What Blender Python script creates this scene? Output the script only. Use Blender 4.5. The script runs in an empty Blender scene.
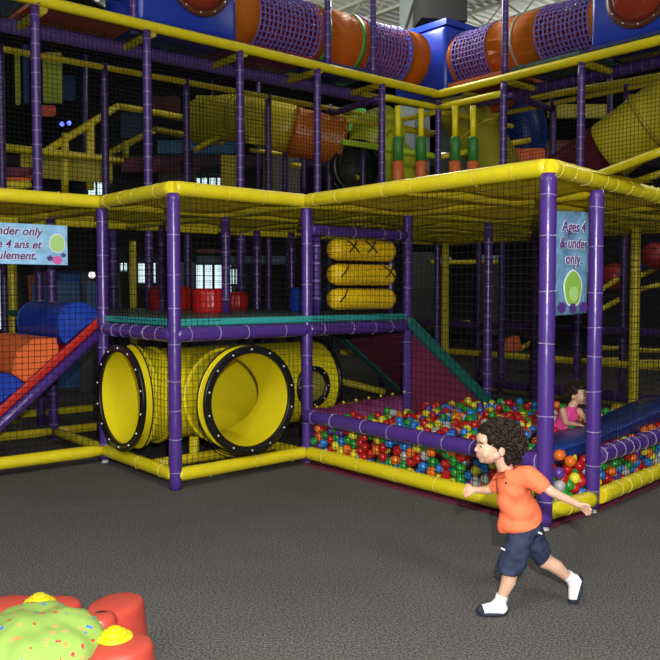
import bpy, bmesh, math, random
from mathutils import Vector, Matrix, Quaternion, noise
R = random.Random(7)
SC = bpy.context.scene
COL = SC.collection
PI = math.pi
# ------------------------------------------------------------------ place: lattice of the play frame
F_PX, PITCH, EYE, TH, CX, CY, MOD = 830.35, .048, 1.59, .693, -1.229, 6.631, 1.301
UU = Vector((math.cos(TH), math.sin(TH), 0)); WW = Vector((-math.sin(TH), math.cos(TH), 0)); ZZ = Vector((0, 0, 1))
def L(i, j, z=0.0): return Vector((CX, CY, z)) + UU*(MOD*i) + WW*(MOD*j)
def at(x, y, Y):                       # where the sight line of a photo pixel meets the vertical plane at distance Y
    a = (x-330)/F_PX; b = (330-y)/F_PX; c, s = math.cos(PITCH), math.sin(PITCH)
    dy = c+b*s; dz = -s+b*c; t = Y/dy
    return Vector((a*t, Y, EYE+dz*t))
# ------------------------------------------------------------------ materials
MATS = {}
def mat(name, col, rough=.5, spec=.5, metal=0, bump=0, bscale=30, var=0, vscale=6, rings=None, emit=None, estr=1, alpha=None, trans=0, coat=0, detail=3):
    if name in MATS: return MATS[name]
    m = bpy.data.materials.new(name); m.use_nodes = True; MATS[name] = m
    nt = m.node_tree; N = nt.nodes; K = nt.links; b = N['Principled BSDF']
    b.inputs['Base Color'].default_value = (*col, 1); b.inputs['Roughness'].default_value = rough
    b.inputs['Specular IOR Level'].default_value = spec; b.inputs['Metallic'].default_value = metal
    b.inputs['Coat Weight'].default_value = coat; b.inputs['Coat Roughness'].default_value = .15
    if trans: b.inputs['Transmission Weight'].default_value = trans
    if alpha is not None: b.inputs['Alpha'].default_value = alpha
    if emit: b.inputs['Emission Color'].default_value = (*emit, 1); b.inputs['Emission Strength'].default_value = estr
    tc = N.new('ShaderNodeTexCoord'); colour = None
    if var:
        n = N.new('ShaderNodeTexNoise'); n.inputs['Scale'].default_value = vscale; n.inputs['Detail'].default_value = detail
        K.new(tc.outputs['Object'], n.inputs['Vector'])
        r = N.new('ShaderNodeMapRange'); r.inputs[1].default_value = .3; r.inputs[2].default_value = .7
        r.inputs[3].default_value = 1-var; r.inputs[4].default_value = 1+var; K.new(n.outputs['Fac'], r.inputs[0])
        x = N.new('ShaderNodeVectorMath'); x.operation = 'SCALE'; x.inputs[0].default_value = col; K.new(r.outputs[0], x.inputs['Scale'])
        colour = x.outputs[0]
    if rings:                          # pale ties wound round the sleeve every few centimetres of its length
        sp, th_, rc = rings
        sx = N.new('ShaderNodeSeparateXYZ'); K.new(tc.outputs['Object'], sx.inputs[0])
        md = N.new('ShaderNodeMath'); md.operation = 'PINGPONG'; md.inputs[1].default_value = sp/2; K.new(sx.outputs['Z'], md.inputs[0])
        lt = N.new('ShaderNodeMath'); lt.operation = 'LESS_THAN'; lt.inputs[1].default_value = th_; K.new(md.outputs[0], lt.inputs[0])
        mx = N.new('ShaderNodeMix'); mx.data_type = 'RGBA'; K.new(lt.outputs[0], mx.inputs[0])
        mx.inputs[6].default_value = (*col, 1); mx.inputs[7].default_value = (*rc, 1)
        if colour: K.new(colour, mx.inputs[6])
        colour = mx.outputs[2]
    if colour: K.new(colour, b.inputs['Base Color'])
    if bump:
        n2 = N.new('ShaderNodeTexNoise'); n2.inputs['Scale'].default_value = bscale; n2.inputs['Detail'].default_value = 3
        K.new(tc.outputs['Object'], n2.inputs['Vector'])
        bp = N.new('ShaderNodeBump'); bp.inputs['Strength'].default_value = bump; bp.inputs['Distance'].default_value = .02
        K.new(n2.outputs['Fac'], bp.inputs['Height']); K.new(bp.outputs[0], b.inputs['Normal'])
    return m
def spots(name, base, cols, scale=14):  # printed cloth with little coloured motifs
    m = bpy.data.materials.new(name); m.use_nodes = True; nt = m.node_tree; N = nt.nodes; K = nt.links; b = N['Principled BSDF']
    b.inputs['Roughness'].default_value = .85
    tc = N.new('ShaderNodeTexCoord'); ns = N.new('ShaderNodeTexNoise'); ns.inputs['Scale'].default_value = 40
    K.new(tc.outputs['Object'], ns.inputs['Vector'])
    ad = N.new('ShaderNodeVectorMath'); ad.operation = 'SCALE'; ad.inputs['Scale'].default_value = .03; K.new(ns.outputs['Color'], ad.inputs[0])
    a2 = N.new('ShaderNodeVectorMath'); a2.operation = 'ADD'; K.new(tc.outputs['Object'], a2.inputs[0]); K.new(ad.outputs[0], a2.inputs[1])
    v = N.new('ShaderNodeTexVoronoi'); v.inputs['Scale'].default_value = scale; K.new(a2.outputs[0], v.inputs['Vector'])
    lt = N.new('ShaderNodeMath'); lt.operation = 'LESS_THAN'; lt.inputs[1].default_value = .24; K.new(v.outputs['Distance'], lt.inputs[0])
    cr = N.new('ShaderNodeValToRGB'); cr.color_ramp.interpolation = 'CONSTANT'
    sx = N.new('ShaderNodeSeparateXYZ'); K.new(v.outputs['Color'], sx.inputs[0]); K.new(sx.outputs[0], cr.inputs[0])
    while len(cr.color_ramp.elements) < len(cols): cr.color_ramp.elements.new(.5)
    for k, c in enumerate(cols):
        cr.color_ramp.elements[k].position = k/len(cols); cr.color_ramp.elements[k].color = (*c, 1)
    mx = N.new('ShaderNodeMix'); mx.data_type = 'RGBA'; K.new(lt.outputs[0], mx.inputs[0]); mx.inputs[6].default_value = (*base, 1)
    K.new(cr.outputs[0], mx.inputs[7]); K.new(mx.outputs[2], b.inputs['Base Color'])
    return m
YEL = (.72, .60, .012); PUR = (.075, .030, .23); BLU = (.014, .055, .44); ORA = (.75, .13, .02); RED = (.5, .012, .012); TEA = (.03, .30, .29)
yv = mat('yellow_vinyl', YEL, .38, .5, bump=.12, bscale=14, var=.06)
yvr = mat('yellow_vinyl_ringed', (.62, .50, .012), .4, .5, bump=.12, bscale=14, rings=(.15, .004, (.40, .33, .02)))
pv = mat('purple_vinyl', PUR, .28, .6, bump=.1, bscale=16, var=.06)
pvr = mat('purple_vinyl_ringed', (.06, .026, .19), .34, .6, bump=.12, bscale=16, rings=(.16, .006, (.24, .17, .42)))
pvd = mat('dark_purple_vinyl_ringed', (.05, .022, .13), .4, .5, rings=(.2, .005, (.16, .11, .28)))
tie_m = mat('pale_tie', (.36, .30, .50), .4)
tie_y = mat('yellow_tie', (.62, .54, .10), .4)
blk = mat('black_cord', (.006, .006, .007), .8, .2)
blkp = mat('black_plastic', (.008, .008, .008), .3, .5)
bolt_m = mat('bolt_steel', (.7, .7, .68), .3, metal=.8)
ypl = mat('yellow_plastic', (.78, .66, .012), .3, .5, var=.04, vscale=3)
canopy_m = mat('yellow_canopy_cloth', (.54, .45, .03), .75, .2, var=.15, vscale=5, bump=.3, bscale=8)
teal_m = mat('teal_vinyl', TEA, .4, bump=.1)
deckm = mat('grey_green_deck_vinyl', (.05, .12, .11), .35, var=.2, vscale=3)
magm = mat('magenta_vinyl', (.60, .12, .40), .45, bump=.1)
bur = mat('burgundy_vinyl', (.16, .022, .055), .5, bump=.1)
bluv = mat('blue_vinyl', BLU, .3, .5, bump=.12, bscale=12)
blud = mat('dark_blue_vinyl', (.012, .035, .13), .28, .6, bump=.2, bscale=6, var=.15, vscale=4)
orav = mat('orange_vinyl', (.78, .15, .035), .4, bump=.15, bscale=12)
redv = mat('red_vinyl', RED, .35, bump=.3, bscale=12)
redp = mat("red_plastic", (.46, .055, .036), .5, .35)
grnv = mat('green_vinyl', (.05, .32, .05), .45)
blup = mat('blue_plastic', (.012, .04, .38), .28, .5, var=.05)
orap = mat('orange_plastic', (.74, .215, .02), .35)
limep = mat('lime_plastic', (.42, .60, .03), .4)
foot_m = mat('grey_levelling_foot', (.5, .5, .5), .5)
# carpet
def carpet():
    m = bpy.data.materials.new('grey_carpet'); m.use_nodes = True; nt = m.node_tree; N = nt.nodes; K = nt.links; b = N['Principled BSDF']
    b.inputs['Roughness'].default_value = .95; b.inputs['Specular IOR Level'].default_value = .1
    tc = N.new('ShaderNodeTexCoord')
    n = N.new('ShaderNodeTexNoise'); n.inputs['Scale'].default_value = 95; n.inputs['Detail'].default_value = 4; K.new(tc.outputs['Object'], n.inputs['Vector'])
    cr = N.new('ShaderNodeValToRGB'); cr.color_ramp.elements[0].position = .36; cr.color_ramp.elements[0].color = (.038, .037, .039, 1)
    cr.color_ramp.elements[1].position = .66; cr.color_ramp.elements[1].color = (.175, .165, .162, 1); K.new(n.outputs['Fac'], cr.inputs[0])
    n2 = N.new('ShaderNodeTexNoise'); n2.inputs['Scale'].default_value = 1.3; K.new(tc.outputs['Object'], n2.inputs['Vector'])
    r = N.new('ShaderNodeMapRange'); r.inputs[3].default_value = .85; r.inputs[4].default_value = 1.15; K.new(n2.outputs['Fac'], r.inputs[0])
    x = N.new('ShaderNodeVectorMath'); x.operation = 'SCALE'; K.new(cr.outputs[0], x.inputs[0]); K.new(r.outputs[0], x.inputs['Scale'])
    K.new(x.outputs[0], b.inputs['Base Color'])
    bp = N.new('ShaderNodeBump'); bp.inputs['Strength'].default_value = .3; bp.inputs['Distance'].default_value = .008
    K.new(n.outputs['Fac'], bp.inputs['Height']); K.new(bp.outputs[0], b.inputs['Normal'])
    return m
# ------------------------------------------------------------------ object helpers
def tag(o, label=None, cat=None, group=None, kind=None):
    if label: o['label'] = label
    if cat: o['category'] = cat
    if group: o['group'] = group
    if kind: o['kind'] = kind
    return o
def link(name, me, m=None, parent=None, M=None):
    o = bpy.data.objects.new(name, me); COL.objects.link(o)
    if m is not None and isinstance(me, bpy.types.Mesh) and not me.materials: me.materials.append(m)
    if parent: o.parent = parent
    if M is not None: o.matrix_world = M if not parent else M
    return o
def empty(name, loc=(0, 0, 0)):
    o = bpy.data.objects.new(name, None); COL.objects.link(o); o.location = loc; o.empty_display_size = .1; return o
def thing(name, loc, label, cat, group=None): return tag(empty(name, loc), label, cat, group)
def put(name, bm, m, parent=None, loc=None, smooth=True):
    """bm is in world coordinates; the object gets its origin at loc (or its parent's base)"""
    base = Vector(parent_base(parent)) if parent else Vector((0, 0, 0))
    o0 = Vector(loc) if loc is not None else base
    me = bpy.data.meshes.new(name)
    bmesh.ops.translate(bm, verts=bm.verts, vec=-o0)
    bm.to_mesh(me); bm.free()
    if smooth:
        for p in me.polygons: p.use_smooth = True
    me.materials.append(m)
    o = bpy.data.objects.new(name, me); COL.objects.link(o)
    if parent: o.parent = parent
    o.location = o0-base
    return o
def parent_base(p):
    v = Vector((0, 0, 0))
    while p is not None: v += p.location; p = p.parent
    return v
def frame(d, up=None):
    d = d.normalized(); up = up or (ZZ if abs(d.z) < .95 else Vector((1, 0, 0)))
    x = up.cross(d).normalized(); y = d.cross(x); return x, y, d
def a_tube(bm, pts, r, n=10, caps=True, rs=None):
    rings = []
    px = None
    for k, p in enumerate(pts):
        a = pts[max(k-1, 0)]; b = pts[min(k+1, len(pts)-1)]
        d = (Vector(b)-Vector(a))
        x, y, d = frame(d) if px is None else frame(d, py)
        px, py = x, y
        rr = rs[k] if rs else r
        rings.append([bm.verts.new(Vector(p)+(x*math.cos(2*PI*q/n)+y*math.sin(2*PI*q/n))*rr) for q in range(n)])
    for A, B in zip(rings, rings[1:]):
        for q in range(n): bm.faces.new((A[q], A[(q+1) % n], B[(q+1) % n], B[q]))
    if caps: bm.faces.new(rings[0][::-1]); bm.faces.new(rings[-1])
def a_box(bm, c, x, y, z, bev=0):
    """centre, three half-extent vectors"""
    vs = [bm.verts.new(Vector(c)+x*a+y*b+z*d) for a in (-1, 1) for b in (-1, 1) for d in (-1, 1)]
    fs = [bm.faces.new([vs[k] for k in q]) for q in ((0, 1, 3, 2), (4, 6, 7, 5), (0, 4, 5, 1), (2, 3, 7, 6), (0, 2, 6, 4), (1, 5, 7, 3))]
    if bev:
        es = list({e for f in fs for e in f.edges})
        bmesh.ops.bevel(bm, geom=es, offset=bev, segments=3, affect='EDGES', profile=.5)
def a_ball(bm, c, r, sc=(1, 1, 1), u=14, v=9, rot=None):
    M = Matrix.Translation(c) @ (rot.to_matrix().to_4x4() if rot else Matrix.Identity(4)) @ Matrix.Diagonal((*sc, 1))
    bmesh.ops.create_uvsphere(bm, u_segments=u, v_segments=v, radius=r, matrix=M)
def a_prism(bm, poly, ext):
    """closed polygon of points, swept by ext"""
    A = [bm.verts.new(p) for p in poly]; B = [bm.verts.new(Vector(p)+ext) for p in poly]; n = len(A)
    bm.faces.new(A[::-1]); bm.faces.new(B)
    for k in range(n): bm.faces.new((A[k], A[(k+1) % n], B[(k+1) % n], B[k]))
def a_ring(bm, c, ax, R0, R1, w, n=40):
    """flat washer of width w along ax between radii R0 < R1"""
    x, y, d = frame(ax); P = []
    for q in range(n):
        e = x*math.cos(2*PI*q/n)+y*math.sin(2*PI*q/n)
        P.append([bm.verts.new(c+e*r+d*h) for r, h in ((R0, -w/2), (R1, -w/2), (R1, w/2), (R0, w/2))])
    for q in range(n):
        A, B = P[q], P[(q+1) % n]
        for k in range(4): bm.faces.new((A[k], A[(k+1) % 4], B[(k+1) % 4], B[k]))
def New(): return bmesh.new()
# padded bar mesh: local z along its length, lumpy foam pinched at the ties
def bar_mesh(name, length, r, m, seg=.05, n=14, lump=.03, ties=None, seed=0):
    k = max(4, int(length/seg)); bm = New(); rings = []
    for q in range(k+1):
        z = length*q/k; e = 1
        if q in (0, k): e = .9
        if ties:
            dmin = min(abs(z-t) for t in ties); e *= 1-.07*math.exp(-(dmin/.02)**2)
        rr = r*e
        rings.append([bm.verts.new(((rr*(1+lump*noise.noise(Vector((math.cos(a)*2+seed, math.sin(a)*2, z*5)))))*math.cos(a),
                                    (rr*(1+lump*noise.noise(Vector((math.cos(a)*2+seed, math.sin(a)*2, z*5)))))*math.sin(a), z))
                      for a in (2*PI*t/n for t in range(n))])
    for A, B in zip(rings, rings[1:]):
        for t in range(n): bm.faces.new((A[t], A[(t+1) % n], B[(t+1) % n], B[t]))
    bm.faces.new(rings[0][::-1]); bm.faces.new(rings[-1])
    me = bpy.data.meshes.new(name); bm.to_mesh(me); bm.free(); me.materials.append(m)
    for p in me.polygons: p.use_smooth = len(p.vertices) == 4
    return me
tie_meshes = {}
def tie_mesh(r, yellow=False):
    key = (round(r, 3), yellow)
    if key not in tie_meshes:
        bm = New(); n = 16
        for (h) in (0,):
            P = []
            for q in range(n):
                a = 2*PI*q/n; e = Vector((math.cos(a), math.sin(a), 0))
                P.append([bm.verts.new(e*rr+Vector((0, 0, z))) for rr, z in ((r*.93, -.003), (r*1.015, -.002), (r*1.015, .002), (r*.93, .003))])
            for q in range(n):
                A, B = P[q], P[(q+1) % n]
                for k in range(3): bm.faces.new((A[k], A[k+1], B[k+1], B[k]))
        a_box(bm, Vector((r*1.03, 0, 0)), Vector((.005, 0, 0)), Vector((0, .006, 0)), Vector((0, 0, .004)))
        me = bpy.data.meshes.new('cable_tie'); bm.to_mesh(me); bm.free(); me.materials.append(tie_y if yellow else tie_m); tie_meshes[key] = me
    return tie_meshes[key]
def along(A, B):
    d = (B-A).normalized(); x, y, d = frame(d)
    return Matrix((x, y, d)).transposed()
nseed = [0]
def bar(name, A, B, r, m, label, cat, group=None, tiestep=0, foot=False):
    """one padded bar of the climbing frame; ties and levelling foot are parts"""
    A = Vector(A); B = Vector(B); ln = (B-A).length; nseed[0] += 1
    ties = None
    if tiestep:
        ties = []; z = tiestep*.5
        while z < ln-.04: ties.append(z+R.uniform(-.04, .04)*tiestep/.3); z += tiestep*R.uniform(.75, 1.2)
    me = bar_mesh('foam_sleeve' if tiestep or foot else name, ln, r, m, ties=ties, seed=nseed[0]*3.1, seg=.05 if tiestep else .2)
    rot = along(A, B).to_euler()
    if not (tiestep or foot):
        o = link(name, me); o.location = A; o.rotation_euler = rot; return tag(o, label, cat, group)
    t = thing(name, A, label, cat, group); t.rotation_euler = rot
    link('foam_sleeve', me, parent=t)
    for z in (ties or []):
        o = link('cable_tie', tie_mesh(r, m is yv), parent=t); o.location = (0, 0, z); o.rotation_euler = (R.uniform(-.08, .08), R.uniform(-.08, .08), R.uniform(0, 6))
    if foot:
        bm = New(); bmesh.ops.create_cone(bm, cap_ends=True, segments=16, radius1=.035, radius2=.026, depth=.03, matrix=Matrix.Translation((0, 0, -A.z+.015)))
        bmesh.ops.create_cone(bm, cap_ends=True, segments=10, radius1=.014, radius2=.014, depth=max(.02, A.z-.02), matrix=Matrix.Translation((0, 0, -A.z/2+.012)))
        f = bpy.data.meshes.new('levelling_foot'); bm.to_mesh(f); bm.free(); link('levelling_foot', f, foot_m, parent=t)
    return t
# cord net: two families of thin cords, cut round an optional hole
def net(O, U, V, label, group='black safety nets', s=.053, r=.0022, hole=None, sag=.02, clip=None, name='safety_net', m=None, segs=5):
    O = Vector(O); U = Vector(U); V = Vector(V); lu, lv = U.length, V.length; eu, ev = U.normalized(), V.normalized()
    nn = eu.cross(ev).normalized(); bm = New()
    def P(a, b):
        w = sag*math.sin(PI*min(max(a/lu, 0), 1))*math.sin(PI*min(max(b/lv, 0), 1)) + .006*noise.noise(Vector((a*2, b*2, O.x)))
        return O+eu*a+ev*b+nn*w
    def strand(f, t0, t1):
        k = max(1, int(math.ceil((t1-t0)/max(.01, (lu+lv)/2)*segs)))
        pts = [f(t0+(t1-t0)*q/k) for q in range(k+1)]
        a_tube(bm, pts, r, n=3, caps=False)
    def runs(c, total, horizontal):
        if not hole: return [(0, total)]
        hu, hv, hr = hole; d = c-(hv if horizontal else hu); mid = hu if horizontal else hv
        if abs(d) >= hr: return [(0, total)]
        h = math.sqrt(hr*hr-d*d); return [q for q in ((0, mid-h), (mid+h, total)) if q[1]-q[0] > .01 and q[0] < total]
    nu = max(1, round(lu/s)); nv = max(1, round(lv/s))
    for k in range(nu+1):
        c = lu*k/nu
        for a, b in runs(c, lv, False):
            a = max(a, 0); b = min(b, lv)
            if clip: a, b = clip(c, a, b)
            if b-a > .01: strand(lambda t: P(c, t), a, b)
    for k in range(nv+1):
        c = lv*k/nv
        if clip: continue
        for a, b in runs(c, lu, True):
            a = max(a, 0); b = min(b, lu)
            if b-a > .01: strand(lambda t: P(t, c), a, b)
    if hole:
        hu, hv, hr = hole
        a_tube(bm, [P(hu+hr*math.cos(q*PI/16), hv+hr*math.sin(q*PI/16)) for q in range(33)], .006, n=5, caps=False)
    o = put(name, bm, m or blk, None, loc=O, smooth=False)
    return tag(o, label, 'net', group)
def evaluated(o):
    dg = bpy.context.evaluated_depsgraph_get(); dg.update()
    return bpy.data.meshes.new_from_object(o.evaluated_get(dg))
def remeshed(bm, voxel, smooth=4, factor=.5):
    me = bpy.data.meshes.new('tmp'); bm.to_mesh(me); bm.free(); o = bpy.data.objects.new('tmp', me); COL.objects.link(o)
    md = o.modifiers.new('r', 'REMESH'); md.mode = 'VOXEL'; md.voxel_size = voxel
    if smooth:
        sm = o.modifiers.new('s', 'SMOOTH'); sm.iterations = smooth; sm.factor = factor
    r = evaluated(o); bpy.data.objects.remove(o)
    for p in r.polygons: p.use_smooth = True
    return r
def put_me(name, me, m, parent):
    base = parent_base(parent); me.transform(Matrix.Translation(-base)); me.materials.clear(); me.materials.append(m)
    me.name = name; o = bpy.data.objects.new(name, me); COL.objects.link(o); o.parent = parent; return o
def capsule(bm, a, b, ra, rb, n=12):
    a = Vector(a); b = Vector(b); d = b-a; ln = max(d.length, 1e-5); x, y, z = frame(d if d.length > 1e-6 else ZZ)
    rings = []; prof = []
    for q in range(1, 5): t = PI/2*(q/5); prof.append((-ra*math.cos(t), ra*math.sin(t)))
    for q in range(0, 4): prof.append((ln*q/3, ra+(rb-ra)*q/3))
    for q in range(1, 5): t = PI/2*(q/5); prof.append((ln+rb*math.sin(t), rb*math.cos(t)))
    lo = bm.verts.new(a-z*ra); hi = bm.verts.new(b+z*rb)
    for h, r in prof: rings.append([bm.verts.new(a+z*h+(x*math.cos(2*PI*t/n)+y*math.sin(2*PI*t/n))*r) for t in range(n)])
    for A, B in zip(rings, rings[1:]):
        for t in range(n): bm.faces.new((A[t], A[(t+1) % n], B[(t+1) % n], B[t]))
    for t in range(n):
        bm.faces.new((lo, rings[0][(t+1) % n], rings[0][t])); bm.faces.new((hi, rings[-1][t], rings[-1][(t+1) % n]))
def chain(bm, pts, rs):
    for k in range(len(pts)-1): capsule(bm, pts[k], pts[k+1], rs[k], rs[k+1])
# ------------------------------------------------------------------ the hall
def struct(name, bm, m): return tag(put(name, bm, m, smooth=False), kind='structure')
bm = New(); a_box(bm, Vector((2, 12, -.05)), Vector((24, 0, 0)), Vector((0, 18, 0)), Vector((0, 0, .05))); struct('floor', bm, carpet())
wallm = mat('dark_hall_wall', (.035, .034, .037), .8, var=.3, vscale=.8)
bm = New(); a_box(bm, Vector((2, 30.1, 3.9)), Vector((24, 0, 0)), Vector((0, .1, 0)), Vector((0, 0, 4))); struct('wall_back', bm, wallm)
bm = New(); a_box(bm, Vector((-22.1, 12, 3.9)), Vector((.1, 0, 0)), Vector((0, 18, 0)), Vector((0, 0, 4))); struct('wall_left', bm, wallm)
bm = New(); a_box(bm, Vector((26.1, 12, 3.9)), Vector((.1, 0, 0)), Vector((0, 18, 0)), Vector((0, 0, 4))); struct('wall_right', bm, wallm)
# corrugated steel roof deck
bm = New(); n = 150; prev = None
dirv = UU; perp = WW
for k in range(-n, n+1):
    for h, dz in ((0, 0), (.1, 0), (.13, .06), (.2, .06)):
        c = perp*(k*.23+h)+Vector((2, 14, 7.9+dz)); a = bm.verts.new(c-dirv*26); b = bm.verts.new(c+dirv*26)
        if prev: bm.faces.new((prev[0], prev[1], b, a))
        prev = (a, b)
struct('ceiling', bm, mat('painted_steel_deck', (.62, .64, .58), .6))
trm = mat('painted_joist_steel', (.42, .46, .36), .6)
for k in range(-5, 8):                 # open-web joists under the deck
    bm = New(); c = UU*(k*2.4)+Vector((2, 13, 0)); A = c-WW*20; B = c+WW*20
    for z in (7.85, 7.45): a_box(bm, (A+B)/2+ZZ*z, WW*20, UU*.05, ZZ*.03)
    q = -20; f = 0
    while q < 20: a_tube(bm, [c+WW*q+ZZ*(7.45 if f else 7.85), c+WW*(q+.5)+ZZ*(7.85 if f else 7.45)], .02, n=4); q += .5; f = 1-f
    struct('trim_%d' % (k+6), bm, trm)
bm = New(); a_box(bm, at(415, 10, 17)+ZZ*0, UU*.22, WW*.22, ZZ*4.2); struct('trim_20', bm, mat('pale_column_paint', (.30, .36, .36), .6))
# daylight windows low in the far wall
daym = mat('daylight_pane', (.5, .6, .6), .3, emit=(.62, .8, .82), estr=1.15)
wf = mat('window_frame_dark', (.03, .03, .03), .5)
for k, (x0, y0, x1, y1) in enumerate(((-4, 268, 12, 330), (120, 262, 128, 285), (138, 262, 157, 284), (196, 264, 213, 300), (214, 264, 232, 300), (195, 177, 208, 192), (209, 177, 224, 192), (88, 176, 106, 196), (228, 268, 242, 285))):
    Y = 29.9; a = at(x0, y1, Y); b = at(x1, y0, Y); c = (a+b)/2; hx = (b.x-a.x)/2; hz = (b.z-a.z)/2
    t = tag(empty('window_%d' % (k+1), c), kind='structure')
    bm = New(); a_box(bm, c, Vector((hx, 0, 0)), Vector((0, .02, 0)), ZZ*hz); put('pane', bm, daym, t, smooth=False)
    bm = New()
    for sx in (-1, 0, 1): a_box(bm, c+Vector((hx*sx, -.04, 0)), Vector((.025, 0, 0)), Vector((0, .04, 0)), ZZ*(hz+.04))
    for sz in (-1, 1): a_box(bm, c+Vector((0, -.04, hz*sz)), Vector((hx, 0, 0)), Vector((0, .04, 0)), ZZ*.04)
    put('window_frame', bm, wf, t, smooth=False)
# ------------------------------------------------------------------ toddler frame: posts, rails, roof, nets
T = 2.39; D = 1.235                   # top rail and deck rail heights
RP, RR = .052, .06
def gp(pos, r, m, lab, z0=0.03, z1=T-.04, step=.3, grp='purple padded posts of the toddler cage', cat='post', name='padded_post', foot=True):
    return bar(name, L(*pos, z0), L(*pos, z1), r, m, lab, cat, grp, tiestep=step, foot=foot)
B_, C_, D_, E_, F_, G_ = (-.02, 1.0), (-.035, -.04), (1.04, .025), (.99, -2), (1.475, -1.965), (3.3, -1.74)
gp(C_, RP, pv, 'purple padded corner post standing between the two yellow tunnel mouths', z0=.0, foot=False)
gp(B_, RP, pv, 'purple padded post behind the left tunnel mouth, at the top of the climbing ramp')
gp(D_, RP, pv, 'purple padded post between the round tunnel mouth and the ball pit')
gp(E_, RP+.003, pv, 'tall purple padded post on the left of the ages sign, behind the running boy', step=.42)
gp(F_, RP, pv, 'purple padded post on the right of the ages sign', z1=T-.1, step=.26)
gp((2, 0), RP-.004, pv, 'purple padded post at the right end of the three yellow rollers', step=.24)
gp((2.98, .02), RP-.004, pvr, 'purple padded post at the foot of the magenta slide, behind the ball pit', step=0, foot=False)
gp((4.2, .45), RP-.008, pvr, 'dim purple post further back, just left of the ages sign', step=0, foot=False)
for pos, lab in (((1, 1), 'purple post on the toddler deck directly behind the red ribbed drum'), ((1, 2.02), 'dim purple post on the deck just left of the near corner post'),
                 ((2.3, 2.72), 'purple post on the deck, second from the left behind the red drum'), ((2, 2.02), 'purple post on the deck, third from the left behind the red drum'),
                 ((3.05, 2.9), 'thin dim purple post furthest back on the toddler deck'), ((2.46, 2.08), 'purple post on the deck a little left of the blue drum'),
                 ((1, 3.0), 'thin dim purple post seen between the ramp top and the near corner post')):
    gp(pos, RP-.006, pvr, lab, step=0, foot=False, z0=D+.1 if pos == (1, 1) else .03)
for pos, lab, r, z0 in (((.04, 3.02), 'yellow padded post under the left end of the wide sign', .055, .03), ((4.4, -.5), 'thick yellow post behind the ages sign post on the right', .058, .0),
                    ((5, 2.35), 'yellow post in the dark behind the top of the magenta slide', .06, .0), ((6.2, 3.6), 'thin yellow post left of the taller one behind the slide', .05, .0), ((1.9, 4.4), 'yellow post far behind the near corner post', .055, .0)):
    gp(pos, r, yvr, lab, step=0, foot=False, z0=z0, grp='yellow padded posts under the roof', z1=T-.06)
for pos, lab in (((.0, 2.0), 'right one of two purple posts behind the climbing ramp'), ((.3, 3.06), 'left one of two purple posts behind the climbing ramp')):
    gp(pos, .048, pvr, lab, step=0, foot=False)
def rl(a, b, z, r, m, lab, grp, step=0, z2=None, cat='rail', name='padded_rail'):
    return bar(name, L(*a, z), L(*b, z if z2 is None else z2), r, m, lab, cat, grp, tiestep=step)
g1 = 'thick yellow top rails along the outside of the toddler cage'
rl(C_, D_, T, RR, yv, 'yellow top rail over the round tunnel mouth', g1, .4)
rl(B_, C_, T, RR, yv, 'short yellow top rail running back from the near corner post', g1, .35)
rl((1.02, 0), E_, T, RR, yv, 'long yellow top rail over the front of the ball pit', g1, .3)
rl(E_, G_, T, RR, yv, 'yellow top rail passing over the ages sign to the right', g1, .22, z2=T-.08)
rl((-1.8, 1), (0.03, 1), T, RR, yv, 'yellow top rail over the wide sign at the left', g1, .5)
g2 = 'yellow rails of the roof inside the toddler cage'
for a, b, lab in (((1, -1), (5.2, -1), 'yellow roof rail inside, right part, nearest'), ((1, 0), (5.2, 0), 'yellow roof rail inside, running back from above the rollers'),
                  ((0, 1), (5.2, 1), 'yellow roof rail inside, crossing above the red drum'), ((-1.8, 2), (5.2, 2), 'yellow roof rail inside, second row from the back'),
                  ((-1.8, 2.7), (5.2, 2.7), 'yellow roof rail inside, furthest row back'),
                  ((0, 1), (0, 2.7), 'yellow roof cross rail behind the ramp-top post'), ((1, 0), (1, 2.7), 'yellow roof cross rail behind the post beside the round tunnel mouth'), ((2, -1.9), (2, 2.7), 'yellow roof cross rail above the roller frame'),
                  ((3, -1.8), (3, 2.7), 'yellow roof cross rail above the foot of the slide'), ((4, -1.2), (4, 2.7), 'yellow roof cross rail in the fourth row'), ((5.2, -1.2), (5.2, 2.7), 'yellow roof cross rail furthest right'),
                  ((-1, 1), (-1, 2.7), 'yellow roof cross rail over the climbing ramp')):
    rl(a, b, T-.02, .05, yvr, lab, g2)
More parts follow.
